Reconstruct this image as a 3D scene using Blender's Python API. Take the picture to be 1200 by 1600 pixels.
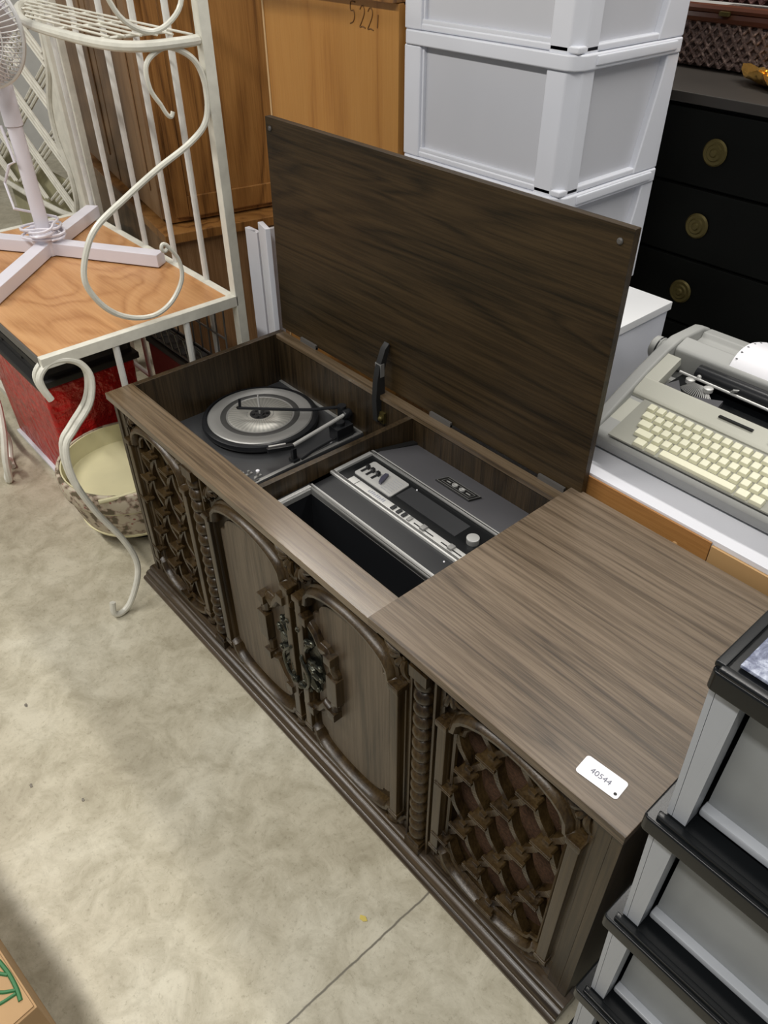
import bpy, bmesh, math, random
from mathutils import Vector, Matrix
random.seed(7)
PI = math.pi
S = bpy.context.scene
COL = S.collection
for o in list(bpy.data.objects):
    bpy.data.objects.remove(o)

# ------------------------------------------------------------------ camera, world, lights, exposure
cam_d = bpy.data.cameras.new('camera'); cam = bpy.data.objects.new('camera', cam_d); COL.objects.link(cam)
yaw, pitch, roll = -0.8536, -0.6850, -0.0037
fw = Vector((math.sin(yaw)*math.cos(pitch), math.cos(yaw)*math.cos(pitch), math.sin(pitch)))
rt = fw.cross(Vector((0, 0, 1))).normalized(); up = rt.cross(fw)
rt2 = rt*math.cos(roll)+up*math.sin(roll); up2 = up*math.cos(roll)-rt*math.sin(roll)
M4 = Matrix(((rt2.x, up2.x, -fw.x, 1.741), (rt2.y, up2.y, -fw.y, -.590), (rt2.z, up2.z, -fw.z, 1.6456), (0, 0, 0, 1)))
cam.matrix_world = M4
cam_d.sensor_fit = 'HORIZONTAL'; cam_d.sensor_width = 36; cam_d.lens = 36*1205.3/1200
cam_d.clip_start = .02
S.camera = cam

w = bpy.data.worlds.new('world'); S.world = w; w.use_nodes = True
w.node_tree.nodes['Background'].inputs[0].default_value = (.92, .95, 1, 1)
w.node_tree.nodes['Background'].inputs[1].default_value = .17


def area(name, loc, target, sx, sy, power, col=(1, .96, .9)):
    d = bpy.data.lights.new(name, 'AREA'); d.shape = 'RECTANGLE'; d.size = sx; d.size_y = sy
    d.energy = power; d.color = col
    o = bpy.data.objects.new(name, d); COL.objects.link(o); o.location = loc
    o.rotation_euler = (Vector(target)-Vector(loc)).to_track_quat('-Z', 'Y').to_euler()
    return o


area('ceiling_strip_light', (1.7, -1.40, 3.4), (1.7, -1.40, 0), 2.4, .18, 66)
area('ceiling_strip_light', (-1.3, -1.50, 3.4), (-1.3, -1.50, 0), 2.4, .18, 74)
area('ceiling_strip_light', (1.6, 1.6, 3.4), (1.6, 1.6, 0), 2.4, .18, 50)
area('ceiling_strip_light', (-1.6, 1.5, 3.4), (-1.6, 1.5, 0), 2.4, .18, 42)

S.view_settings.view_transform = 'Standard'
try: S.view_settings.look = 'None'
except Exception: pass
S.view_settings.gamma = 1
S.view_settings.use_curve_mapping = False
S.view_settings.exposure = 0.14

# ------------------------------------------------------------------ materials
MATS = {}


def nt(name):
    m = bpy.data.materials.new(name); m.use_nodes = True
    return m, m.node_tree.nodes, m.node_tree.links, m.node_tree.nodes['Principled BSDF']


def plain(name, col, rough=.5, metal=0, spec=.5, bump=0, bscale=200, coat=0, var=0, vscale=8, bdist=.002):
    if name in MATS: return MATS[name]
    m, N, L, B = nt(name)
    B.inputs['Base Color'].default_value = (*col, 1)
    B.inputs['Roughness'].default_value = rough; B.inputs['Metallic'].default_value = metal
    B.inputs['Specular IOR Level'].default_value = spec; B.inputs['Coat Weight'].default_value = coat
    tc = N.new('ShaderNodeTexCoord')
    n = N.new('ShaderNodeTexNoise'); n.inputs['Scale'].default_value = vscale; n.inputs['Detail'].default_value = 5
    L.new(tc.outputs['Object'], n.inputs['Vector'])
    r = N.new('ShaderNodeValToRGB'); v = var or .06
    r.color_ramp.elements[0].position = .3; r.color_ramp.elements[1].position = .7
    r.color_ramp.elements[0].color = (*[c*(1-v) for c in col], 1)
    r.color_ramp.elements[1].color = (*[min(1, c*(1+v)) for c in col], 1)
    L.new(n.outputs['Fac'], r.inputs[0]); L.new(r.outputs[0], B.inputs['Base Color'])
    if bump:
        n2 = N.new('ShaderNodeTexNoise'); n2.inputs['Scale'].default_value = bscale; n2.inputs['Detail'].default_value = 3
        L.new(tc.outputs['Object'], n2.inputs['Vector'])
        b = N.new('ShaderNodeBump'); b.inputs['Strength'].default_value = bump; b.inputs['Distance'].default_value = bdist
        L.new(n2.outputs['Fac'], b.inputs['Height']); L.new(b.outputs[0], B.inputs['Normal'])
    MATS[name] = m
    return m


def wood(name, dark, mid, light, axis='X', ring=14, across=5, along=.55, fib=.35, rough=.4, spec=.5, coat=0, coatr=.2, contrast=1.0):
    """straight grain with cathedral figure running along `axis`"""
    m, N, L, B = nt(name)
    tc = N.new('ShaderNodeTexCoord')
    ia = 'XYZ'.index(axis)

    def mapped(al, ac, off=0):
        mp = N.new('ShaderNodeMapping'); s = [ac]*3; s[ia] = al
        mp.inputs['Scale'].default_value = s; mp.inputs['Location'].default_value = (off, off*.7, off*.3)
        L.new(tc.outputs['Object'], mp.inputs['Vector']); return mp
    n1 = N.new('ShaderNodeTexNoise'); n1.inputs['Scale'].default_value = 1; n1.inputs['Detail'].default_value = 2.5
    n1.inputs['Roughness'].default_value = .45; n1.inputs['Distortion'].default_value = .25
    L.new(mapped(along, across, 3).outputs[0], n1.inputs['Vector'])
    mu = N.new('ShaderNodeMath'); mu.operation = 'MULTIPLY'; mu.inputs[1].default_value = ring
    L.new(n1.outputs['Fac'], mu.inputs[0])
    pp = N.new('ShaderNodeMath'); pp.operation = 'FRACT'; L.new(mu.outputs[0], pp.inputs[0])
    rp = N.new('ShaderNodeValToRGB'); e = rp.color_ramp.elements
    e[0].position = 0; e[0].color = (0, 0, 0, 1); e[1].position = 1; e[1].color = (.1, .1, .1, 1)
    x = e.new(.25); x.color = (.75, .75, .75, 1); x = e.new(.7); x.color = (1, 1, 1, 1)
    L.new(pp.outputs[0], rp.inputs[0])
    n2 = N.new('ShaderNodeTexNoise'); n2.inputs['Scale'].default_value = 1; n2.inputs['Detail'].default_value = 4
    n2.inputs['Roughness'].default_value = .7
    L.new(mapped(5, 190).outputs[0], n2.inputs['Vector'])
    n3 = N.new('ShaderNodeTexNoise'); n3.inputs['Scale'].default_value = 1; n3.inputs['Detail'].default_value = 2
    L.new(mapped(.8, 9, 11).outputs[0], n3.inputs['Vector'])
    mx = N.new('ShaderNodeMix'); mx.data_type = 'FLOAT'; mx.inputs['Factor'].default_value = fib
    L.new(rp.outputs[0], mx.inputs['A'])
    r2 = N.new('ShaderNodeMapRange'); r2.inputs['From Min'].default_value = .43; r2.inputs['From Max'].default_value = .57
    L.new(n2.outputs['Fac'], r2.inputs['Value']); L.new(r2.outputs[0], mx.inputs['B'])
    mx2 = N.new('ShaderNodeMix'); mx2.data_type = 'FLOAT'; mx2.inputs['Factor'].default_value = .3
    r3 = N.new('ShaderNodeMapRange'); r3.inputs['From Min'].default_value = .3; r3.inputs['From Max'].default_value = .7
    L.new(n3.outputs['Fac'], r3.inputs['Value'])
    L.new(mx.outputs['Result'], mx2.inputs['A']); L.new(r3.outputs[0], mx2.inputs['B'])
    cr = N.new('ShaderNodeValToRGB'); e = cr.color_ramp.elements
    e[0].position = .1; e[0].color = (*dark, 1); e[1].position = .95; e[1].color = (*light, 1)
    x = e.new(.5); x.color = (*mid, 1)
    L.new(mx2.outputs['Result'], cr.inputs[0]); L.new(cr.outputs[0], B.inputs['Base Color'])
    B.inputs['Roughness'].default_value = rough; B.inputs['Specular IOR Level'].default_value = spec
    B.inputs['Coat Weight'].default_value = coat; B.inputs['Coat Roughness'].default_value = coatr
    b = N.new('ShaderNodeBump'); b.inputs['Strength'].default_value = .12; b.inputs['Distance'].default_value = .001
    L.new(r2.outputs[0], b.inputs['Height']); L.new(b.outputs[0], B.inputs['Normal'])
    MATS[name] = m
    return m


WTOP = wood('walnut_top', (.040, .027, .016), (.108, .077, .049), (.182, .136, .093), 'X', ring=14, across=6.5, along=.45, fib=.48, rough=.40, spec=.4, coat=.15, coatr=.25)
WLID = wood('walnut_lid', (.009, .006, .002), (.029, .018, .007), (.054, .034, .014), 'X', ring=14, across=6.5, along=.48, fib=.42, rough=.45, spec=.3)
WVERT = wood('walnut_vertical', (.015, .009, .004), (.040, .026, .011), (.068, .045, .022), 'Z', ring=9, across=6, along=.5, fib=.45, rough=.4)
WINS = wood('walnut_inside', (.010, .006, .002), (.030, .019, .008), (.056, .036, .017), 'Z', ring=9, across=9, along=.6, fib=.5, rough=.42)
WCARVE = wood('walnut_carving', (.009, .005, .002), (.032, .019, .007), (.062, .039, .015), 'Z', ring=6, across=5, along=1, fib=.4, rough=.30, spec=.35, coat=.12)
WPANEL = wood('walnut_door_panel', (.026, .018, .010), (.070, .050, .031), (.110, .082, .054), 'Z', ring=8, across=6, along=.6, fib=.5, rough=.4)
WBASE = wood('walnut_base', (.016, .010, .005), (.046, .031, .017), (.082, .058, .035), 'X', ring=6, across=8, along=.5, fib=.5, rough=.32, coat=.15)
WRAIL = wood('walnut_rail', (.040, .025, .012), (.105, .072, .040), (.170, .122, .074), 'X', ring=12, across=12, along=.4, fib=.4, rough=.34, coat=.5, coatr=.16)
OAK = wood('honey_oak', (.30, .125, .024), (.42, .195, .045), (.48, .24, .062), 'Z', ring=7, across=3.2, along=.7, fib=.25, rough=.35)
ARM = wood('orange_pine', (.090, .036, .009), (.225, .100, .026), (.320, .155, .045), 'Z', ring=9, across=5, along=.6, fib=.35, rough=.35)
ARM2 = wood('worn_brown_pine', (.110, .055, .022), (.210, .115, .050), (.290, .175, .090), 'Z', ring=6, across=3, along=.8, fib=.4, rough=.45)
SHELFW = wood('rack_shelf_oak', (.36, .165, .060), (.470, .240, .098), (.560, .310, .138), 'X', ring=10, across=4, along=1.8, fib=.3, rough=.38)
TAN = wood('orange_fibreboard', (.290, .130, .035), (.370, .175, .050), (.430, .215, .070), 'X', ring=4, across=6, along=.5, fib=.4, rough=.5)
TAN2 = plain('tan_fibreboard', (.46, .28, .12), .6, var=.05)
WHITEP = plain('white_plastic', (.72, .74, .80), .32, var=.02)
WHITEPAN = plain('white_translucent_panel', (.56, .57, .61), .38, var=.03, vscale=3)
IRON = plain('cream_painted_iron', (.66, .65, .57), .35, bump=.25, bscale=90, var=.08, vscale=30)
IRONW = plain('white_painted_iron', (.66, .66, .63), .4, bump=.2, bscale=90, var=.08, vscale=30)
FANW = plain('fan_white_plastic', (.70, .68, .74), .3, var=.02)
CHROME = plain('fan_guard_wire', (.70, .70, .70), .3, .15)
WICKW = plain('white_wicker', (.64, .62, .54), .6, bump=.5, bscale=120, var=.12, vscale=25)
BLACK = plain('black_plastic', (.012, .013, .015), .3, spec=.5)
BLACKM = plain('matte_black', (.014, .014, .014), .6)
VOID = plain('deep_black', (.004, .005, .006), .35)
GREYM = plain('charcoal_metal', (.060, .062, .066), .38, .3)
GREYL = plain('dark_grey_panel', (.125, .125, .135), .3, .2)
SILVER = plain('brushed_silver', (.62, .62, .60), .38, .35, var=.02)
SILVD = plain('dull_silver', (.30, .30, .29), .4, .4, var=.03)
RUBBER = plain('grey_rubber', (.055, .055, .054), .45, .2)
BRASS = plain('aged_brass', (.070, .072, .058), .26, .85, bump=.6, bscale=180, var=.3, vscale=60)
FABRIC = plain('brown_speaker_cloth', (.11, .055, .028), .9, bump=.9, bscale=420, var=.45, vscale=160)
DRESS = plain('black_dresser_paint', (.0022, .0026, .002), .6, spec=.12, var=.2)
DRESST = plain('dresser_top_paint', (.024, .020, .016), .5, var=.1)
KNOBB = plain('dull_brass', (.095, .075, .022), .5, .6, bump=.5, bscale=150)
GOLD = plain('crumpled_gold', (.85, .52, .14), .18, .9, bump=1, bscale=60)
TYPEG = plain('typewriter_grey', (.36, .365, .35), .5, bump=.1, bscale=600, var=.02)
TYPEC = plain('typewriter_cream', (.50, .50, .43), .5, bump=.1, bscale=600, var=.02)
KEYM = plain('cream_keycap', (.70, .69, .52), .4, var=.03)
KEYGAP = plain('keyboard_well', (.28, .28, .24), .6)
PAPER = plain('white_paper', (.84, .84, .88), .6, var=.01)
INK = plain('black_ink', (.02, .02, .02), .6)
INKG = plain('grey_ink', (.30, .31, .36), .6)
INKB = plain('brown_pencil', (.17, .08, .022), .7)
RED = plain('red_vinyl', (.42, .012, .010), .28, bump=1, bscale=26, var=.25, vscale=14, bdist=.02)
REDSHADE = plain('shaded_red_vinyl', (.09, .006, .006), .4, bump=.4, bscale=20)  # the red vinyl again, with shade put into its colour
CARDB = plain('cardboard', (.40, .25, .12), .75, var=.1)
GREEN = plain('green_marker', (.03, .15, .05), .6)
GREYT = plain('smoky_translucent_plastic', (.33, .35, .38), .3, var=.06, vscale=4)
GREYT2 = plain('smoky_drawer_front', (.24, .255, .265), .35, var=.2, vscale=5)
GLOSSB = plain('glossy_black_tray', (.006, .007, .008), .24, spec=.3)
CREAMF = plain('cream_glaze', (.70, .66, .42), .4, var=.06)
DKIRON = plain('dark_grey_iron', (.09, .085, .08), .45)
YELLOWD = plain('yellow_leaf', (.62, .50, .12), .7)
WALLM = plain('painted_storeroom_wall', (.55, .55, .53), .8)


def floral():
    m, N, L, B = nt('floral_fabric')
    tc = N.new('ShaderNodeTexCoord')
    v = N.new('ShaderNodeTexVoronoi'); v.inputs['Scale'].default_value = 32; L.new(tc.outputs['Object'], v.inputs['Vector'])
    n = N.new('ShaderNodeTexNoise'); n.inputs['Scale'].default_value = 38; n.inputs['Detail'].default_value = 6
    L.new(tc.outputs['Object'], n.inputs['Vector'])
    r = N.new('ShaderNodeValToRGB'); e = r.color_ramp.elements
    e[0].position = .40; e[0].color = (.12, .095, .055, 1); e[1].position = .53; e[1].color = (.52, .46, .35, 1)
    x = e.new(.46); x.color = (.36, .27, .21, 1)
    L.new(n.outputs['Fac'], r.inputs[0])
    r2 = N.new('ShaderNodeValToRGB'); r2.color_ramp.elements[0].position = .10; r2.color_ramp.elements[1].position = .16
    L.new(v.outputs['Distance'], r2.inputs[0])
    mx = N.new('ShaderNodeMix'); mx.data_type = 'RGBA'
    L.new(r2.outputs[0], mx.inputs['Factor']); mx.inputs[6].default_value = (.30, .09, .08, 1)
    L.new(r.outputs[0], mx.inputs[7]); L.new(mx.outputs[2], B.inputs['Base Color'])
    B.inputs['Roughness'].default_value = .6
    return m


FLORAL = floral()


def ribbed(name, c1, c2, cx, cy, n=90, rough=.25):
    """radially ribbed metal about the object's own axis"""
    m, N, L, B = nt(name)
    tc = N.new('ShaderNodeTexCoord'); g = N.new('ShaderNodeTexGradient'); g.gradient_type = 'RADIAL'
    L.new(tc.outputs['Object'], g.inputs['Vector'])
    mu = N.new('ShaderNodeMath'); mu.operation = 'MULTIPLY'; mu.inputs[1].default_value = n; L.new(g.outputs['Fac'], mu.inputs[0])
    f = N.new('ShaderNodeMath'); f.operation = 'PINGPONG'; f.inputs[1].default_value = 1; L.new(mu.outputs[0], f.inputs[0])
    mx = N.new('ShaderNodeMix'); mx.data_type = 'RGBA'; L.new(f.outputs[0], mx.inputs['Factor'])
    mx.inputs[6].default_value = (*c1, 1); mx.inputs[7].default_value = (*c2, 1)
    L.new(mx.outputs[2], B.inputs['Base Color']); B.inputs['Metallic'].default_value = .5; B.inputs['Roughness'].default_value = rough
    B.inputs['Anisotropic'].default_value = .6
    return m


RIBS = ribbed('ribbed_silver_disc', (.36, .36, .33), (.52, .51, .47), 0, 0, rough=.34)


def concrete():
    m, N, L, B = nt('polished_concrete')
    tc = N.new('ShaderNodeTexCoord')

    def noise(s, d, r=.6, dist=0):
        n = N.new('ShaderNodeTexNoise'); n.inputs['Scale'].default_value = s; n.inputs['Detail'].default_value = d
        n.inputs['Roughness'].default_value = r; n.inputs['Distortion'].default_value = dist
        L.new(tc.outputs['Object'], n.inputs['Vector']); return n
    a = noise(2.2, 6, .62, .6); b = noise(13, 9, .72, .5); c = noise(85, 8, .8)
    r1 = N.new('ShaderNodeValToRGB'); e = r1.color_ramp.elements
    e[0].position = .34; e[0].color = (.385, .350, .265, 1); e[1].position = .66; e[1].color = (.540, .510, .415, 1)
    x = e.new(.5); x.color = (.465, .430, .335, 1)
    L.new(a.outputs['Fac'], r1.inputs[0])
    r2 = N.new('ShaderNodeValToRGB'); e = r2.color_ramp.elements
    e[0].position = .36; e[0].color = (.80, .785, .73, 1); e[1].position = .60; e[1].color = (1.12, 1.12, 1.10, 1)
    L.new(b.outputs['Fac'], r2.inputs[0])
    m1 = N.new('ShaderNodeMix'); m1.data_type = 'RGBA'; m1.blend_type = 'MULTIPLY'; m1.inputs['Factor'].default_value = 1
    L.new(r1.outputs[0], m1.inputs[6]); L.new(r2.outputs[0], m1.inputs[7])
    r3 = N.new('ShaderNodeValToRGB'); e = r3.color_ramp.elements
    e[0].position = .30; e[0].color = (.50, .48, .43, 1); e[1].position = .46; e[1].color = (1, 1, 1, 1)
    L.new(c.outputs['Fac'], r3.inputs[0])
    m2 = N.new('ShaderNodeMix'); m2.data_type = 'RGBA'; m2.blend_type = 'MULTIPLY'; m2.inputs['Factor'].default_value = .6
    L.new(m1.outputs[2], m2.inputs[6]); L.new(r3.outputs[0], m2.inputs[7]); m2.inputs['Factor'].default_value = .8
    # saw-cut joint in the slab
    sp = N.new('ShaderNodeSeparateXYZ'); L.new(tc.outputs['Object'], sp.inputs[0])
    nz = noise(25, 3)
    wob = N.new('ShaderNodeMath'); wob.operation = 'MULTIPLY_ADD'; wob.inputs[1].default_value = .006
    L.new(nz.outputs['Fac'], wob.inputs[0]); L.new(sp.outputs['X'], wob.inputs[2])
    su = N.new('ShaderNodeMath'); su.operation = 'SUBTRACT'; su.inputs[1].default_value = 1.240; L.new(wob.outputs[0], su.inputs[0])
    ab = N.new('ShaderNodeMath'); ab.operation = 'ABSOLUTE'; L.new(su.outputs[0], ab.inputs[0])
    lt = N.new('ShaderNodeMapRange'); lt.inputs['From Min'].default_value = .0012; lt.inputs['From Max'].default_value = .0030
    L.new(ab.outputs[0], lt.inputs['Value'])
    m3 = N.new('ShaderNodeMix'); m3.data_type = 'RGBA'; L.new(lt.outputs[0], m3.inputs['Factor'])
    m3.inputs[6].default_value = (.17, .155, .12, 1); L.new(m2.outputs[2], m3.inputs[7])
    L.new(m3.outputs[2], B.inputs['Base Color'])
    B.inputs['Roughness'].default_value = .42
    bp = N.new('ShaderNodeBump'); bp.inputs['Strength'].default_value = .15; bp.inputs['Distance'].default_value = .002
    L.new(c.outputs['Fac'], bp.inputs['Height']); L.new(bp.outputs[0], B.inputs['Normal'])
    return m


CONC = concrete()


def marble():
    m, N, L, B = nt('blue_grey_marbled_top')
    tc = N.new('ShaderNodeTexCoord'); n = N.new('ShaderNodeTexNoise'); n.inputs['Scale'].default_value = 30
    n.inputs['Detail'].default_value = 8; n.inputs['Distortion'].default_value = 1.5; n.inputs['Roughness'].default_value = .7
    L.new(tc.outputs['Object'], n.inputs['Vector'])
    r = N.new('ShaderNodeValToRGB'); e = r.color_ramp.elements
    e[0].position = .35; e[0].color = (.05, .06, .11, 1); e[1].position = .62; e[1].color = (.42, .46, .56, 1)
    x = e.new(.48); x.color = (.14, .16, .24, 1)
    L.new(n.outputs['Fac'], r.inputs[0]); L.new(r.outputs[0], B.inputs['Base Color']); B.inputs['Roughness'].default_value = .25
    return m


MARBLE = marble()


def wicker(name, c1, c2, s=70):
    m, N, L, B = nt(name)
    tc = N.new('ShaderNodeTexCoord')
    mp = N.new('ShaderNodeMapping'); mp.inputs['Rotation'].default_value = (.2, .78, 0); L.new(tc.outputs['Object'], mp.inputs['Vector'])
    ck = N.new('ShaderNodeTexVoronoi'); ck.inputs['Scale'].default_value = s; ck.distance = 'MANHATTAN'; L.new(mp.outputs[0], ck.inputs['Vector'])
    r = N.new('ShaderNodeValToRGB'); e = r.color_ramp.elements
    e[0].position = .1; e[0].color = (*c2, 1); e[1].position = .7; e[1].color = (*c1, 1)
    L.new(ck.outputs['Distance'], r.inputs[0]); L.new(r.outputs[0], B.inputs['Base Color'])
    b = N.new('ShaderNodeBump'); b.inputs['Strength'].default_value = 1; b.inputs['Distance'].default_value = .006; b.invert = True
    L.new(ck.outputs['Distance'], b.inputs['Height']); L.new(b.outputs[0], B.inputs['Normal'])
    B.inputs['Roughness'].default_value = .7
    return m


WICKB = wicker('brown_wicker', (.15, .10, .085), (.46, .33, .28))
WICKP = wicker('reddish_wicker', (.18, .09, .08), (.55, .32, .29))


# ------------------------------------------------------------------ mesh builder
class MB:
    def __init__(s): s.v = []; s.f = []

    def add(s, vs, fs):
        o = len(s.v); s.v += [tuple(v) for v in vs]; s.f += [tuple(i+o for i in f) for f in fs]; return s

    def box(s, x0, x1, y0, y1, z0, z1):
        vs = [(x, y, z) for x in (x0, x1) for y in (y0, y1) for z in (z0, z1)]
        return s.add(vs, [(0, 1, 3, 2), (4, 6, 7, 5), (0, 4, 5, 1), (2, 3, 7, 6), (0, 2, 6, 4), (1, 5, 7, 3)])

    def obox(s, p, q, wd, ht, updir=(0, 0, 1)):
        """beam from p to q"""
        p = Vector(p); q = Vector(q); d = (q-p).normalized(); r = d.cross(Vector(updir)).normalized(); u = r.cross(d)
        vs = [a+r*i*wd/2+u*j*ht/2 for a in (p, q) for i in (-1, 1) for j in (-1, 1)]
        return s.add(vs, [(0, 1, 3, 2), (4, 6, 7, 5), (0, 4, 5, 1), (2, 3, 7, 6), (0, 2, 6, 4), (1, 5, 7, 3)])

    def prism(s, poly, axis, a0, a1):
        """poly in the two other axes (in xyz order), extruded on axis"""
        n = len(poly)

        def P(p, a):
            if axis == 'x': return (a, p[0], p[1])
            if axis == 'y': return (p[0], a, p[1])
            return (p[0], p[1], a)
        vs = [P(p, a0) for p in poly]+[P(p, a1) for p in poly]
        fs = [tuple(range(n)), tuple(reversed(range(n, 2*n)))]+[(i, (i+1) % n, n+(i+1) % n, n+i) for i in range(n)]
        return s.add(vs, fs)

    def tube(s, path, r, n=8, closed=False, cap=True):
        P = [Vector(p) for p in path]; m = len(P)
        rr = r if isinstance(r, (list, tuple)) else [r]*m
        T = []
        for i in range(m):
            a = P[(i-1) % m] if (closed or i > 0) else P[i]; b = P[(i+1) % m] if (closed or i < m-1) else P[i]
            T.append((b-a).normalized())
        ref = Vector((0, 0, 1)) if abs(T[0].z) < .9 else Vector((1, 0, 0))
        u = T[0].cross(ref).normalized(); vs = []
        for i in range(m):
            u = (u-T[i]*u.dot(T[i])).normalized(); v = T[i].cross(u)
            for k in range(n):
                a = 2*PI*k/n; vs.append(P[i]+(u*math.cos(a)+v*math.sin(a))*rr[i])
        fs = []
        for i in range(m if closed else m-1):
            j = (i+1) % m
            for k in range(n): fs.append((i*n+k, i*n+(k+1) % n, j*n+(k+1) % n, j*n+k))
        if cap and not closed: fs += [tuple(reversed(range(n))), tuple(range((m-1)*n, m*n))]
        return s.add(vs, fs)

    def lathe(s, prof, c=(0, 0, 0), n=32, ax='z'):
        vs = []; m = len(prof)
        for r, h in prof:
            for k in range(n):
                a = 2*PI*k/n; p = (r*math.cos(a), r*math.sin(a), h)
                if ax == 'y': p = (p[0], h, p[1])
                if ax == 'x': p = (h, p[0], p[1])
                vs.append((p[0]+c[0], p[1]+c[1], p[2]+c[2]))
        fs = [(i*n+k, i*n+(k+1) % n, (i+1)*n+(k+1) % n, (i+1)*n+k) for i in range(m-1) for k in range(n)]
        if prof[0][0] > 1e-5: fs.append(tuple(reversed(range(n))))
        if prof[-1][0] > 1e-5: fs.append(tuple(range((m-1)*n, m*n)))
        return s.add(vs, fs)

    def cyl(s, c, r, h, n=24, ax='z'): return s.lathe([(r, 0), (r, h)], c, n, ax)

    def ball(s, c, r, sc=(1, 1, 1), n=12, rot=None):
        vs = []; m = n//2
        for i in range(m+1):
            t = PI*i/m
            for k in range(n):
                a = 2*PI*k/n; p = Vector((math.sin(t)*math.cos(a)*r*sc[0], math.sin(t)*math.sin(a)*r*sc[1], math.cos(t)*r*sc[2]))
                if rot is not None: p = rot @ p
                vs.append(p+Vector(c))
        return s.add(vs, [(i*n+k, i*n+(k+1) % n, (i+1)*n+(k+1) % n, (i+1)*n+k) for i in range(m) for k in range(n)])

    def sweep(s, path, prof, y0, closed=False):
        """path in the x,z plane; prof = [(offset to the left of travel, height towards -y)]"""
        P = [Vector((p[0], p[1])) for p in path]; m = len(P); k = len(prof); vs = []
        for i in range(m):
            a = P[(i-1) % m] if (closed or i > 0) else None; b = P[(i+1) % m] if (closed or i < m-1) else None
            d1 = (P[i]-a).normalized() if a is not None else None; d2 = (b-P[i]).normalized() if b is not None else None
            if d1 is None: d1 = d2
            if d2 is None: d2 = d1
            t = (d1+d2); t = t.normalized() if t.length > 1e-4 else d1
            nrm = Vector((-t.y, t.x)); c = max(.5, t.dot(d1))
            for o, h in prof: q = P[i]+nrm*o/c; vs.append((q.x, y0-h, q.y))
        fs = []
        for i in range(m if closed else m-1):
            j = (i+1) % m
            for q in range(k-1): fs.append((i*k+q, j*k+q, j*k+q+1, i*k+q+1))
            fs.append((i*k+k-1, j*k+k-1, j*k, i*k))
        if not closed: fs += [tuple(range(k)), tuple(reversed(range((m-1)*k, m*k)))]
        return s.add(vs, fs)

    def xf(s, M):
        s.v = [tuple(M @ Vector(v)) for v in s.v]; return s


def worigin(o):
    p = Vector((0, 0, 0))
    while o is not None: p += Vector(o.location); o = o.parent
    return p


def build(name, mb, mat, parent=None, loc=None, bevel=0, smooth=35, label=None, seg=2, local=False, wn_=True):
    """mesh given in world coordinates (or in its parent's frame when local)"""
    me = bpy.data.meshes.new(name)
    base = Vector(loc) if loc is not None else (worigin(parent) if parent is not None and not local else Vector((0, 0, 0)))
    if local: base = Vector(loc) if loc is not None else Vector((0, 0, 0))
    me.from_pydata([tuple(Vector(v)-base) for v in mb.v], [], mb.f)
    bm = bmesh.new(); bm.from_mesh(me)
    bmesh.ops.remove_doubles(bm, verts=bm.verts, dist=1e-6)
    bmesh.ops.recalc_face_normals(bm, faces=bm.faces)
    if bevel:
        es = [e for e in bm.edges if len(e.link_faces) == 2 and e.calc_face_angle(0) > math.radians(40)]
        bmesh.ops.bevel(bm, geom=es, offset=bevel, segments=seg, affect='EDGES', profile=.5, clamp_overlap=True)
    bm.to_mesh(me); bm.free()
    me.shade_smooth(); me.set_sharp_from_angle(angle=math.radians(smooth))
    me.materials.append(mat)
    o = bpy.data.objects.new(name, me); COL.objects.link(o)
    if bevel and wn_:
        wn = o.modifiers.new('even_normals', 'WEIGHTED_NORMAL'); wn.keep_sharp = True; wn.weight = 100
    if parent is not None:
        o.parent = parent
        if local: o.location = base
        elif loc is not None: o.location = base-worigin(parent)
    else: o.location = base
    if label: o['label'] = label
    return o


def tag(o, label, cat, group=None, kind=None):
    if label: o['label'] = label
    if cat: o['category'] = cat
    if group: o['group'] = group
    if kind: o['kind'] = kind
    return o


def thing(name, label, cat, loc=(0, 0, 0), rz=0, group=None):
    o = bpy.data.objects.new(name, None); COL.objects.link(o); o.location = loc; o.rotation_euler = (0, 0, rz)
    o.empty_display_size = .05
    return tag(o, label, cat, group)


def text(name, body, size, mat, M, parent, extrude=.0004):
    c = bpy.data.curves.new(name, 'FONT'); c.body = body; c.size = size; c.extrude = extrude; c.align_x = 'CENTER'; c.align_y = 'CENTER'
    t = bpy.data.objects.new(name+'_tmp', c); COL.objects.link(t)
    me = bpy.data.meshes.new_from_object(t.evaluated_get(bpy.context.evaluated_depsgraph_get()))
    bpy.data.objects.remove(t)
    me.transform(Matrix.Translation(-worigin(parent)) @ M)
    me.materials.clear(); me.materials.append(mat)
    o = bpy.data.objects.new(name, me); COL.objects.link(o); o.parent = parent
    return o


def smoothpath(pts, n=6):
    """Catmull-Rom through the points"""
    P = [Vector(p) for p in pts]; out = []
    for i in range(len(P)-1):
        a = P[max(i-1, 0)]; b = P[i]; c = P[i+1]; d = P[min(i+2, len(P)-1)]
        for k in range(n):
            t = k/n; out.append(.5*((2*b)+(c-a)*t+(2*a-5*b+4*c-d)*t*t+(3*b-a-3*c+d)*t**3))
    out.append(P[-1]); return out


# ------------------------------------------------------------------ setting
fl = build('floor', MB().box(-5, 4.5, -4, 3, -.06, 0), CONC); fl['kind'] = 'structure'
wb = build('wall_back', MB().box(-5, 4.5, 2.5, 2.6, 0, 3.6), WALLM); wb['kind'] = 'structure'
wl = build('wall_left', MB().box(-5.1, -5, -4, 2.6, 0, 3.6), WALLM); wl['kind'] = 'structure'

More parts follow.
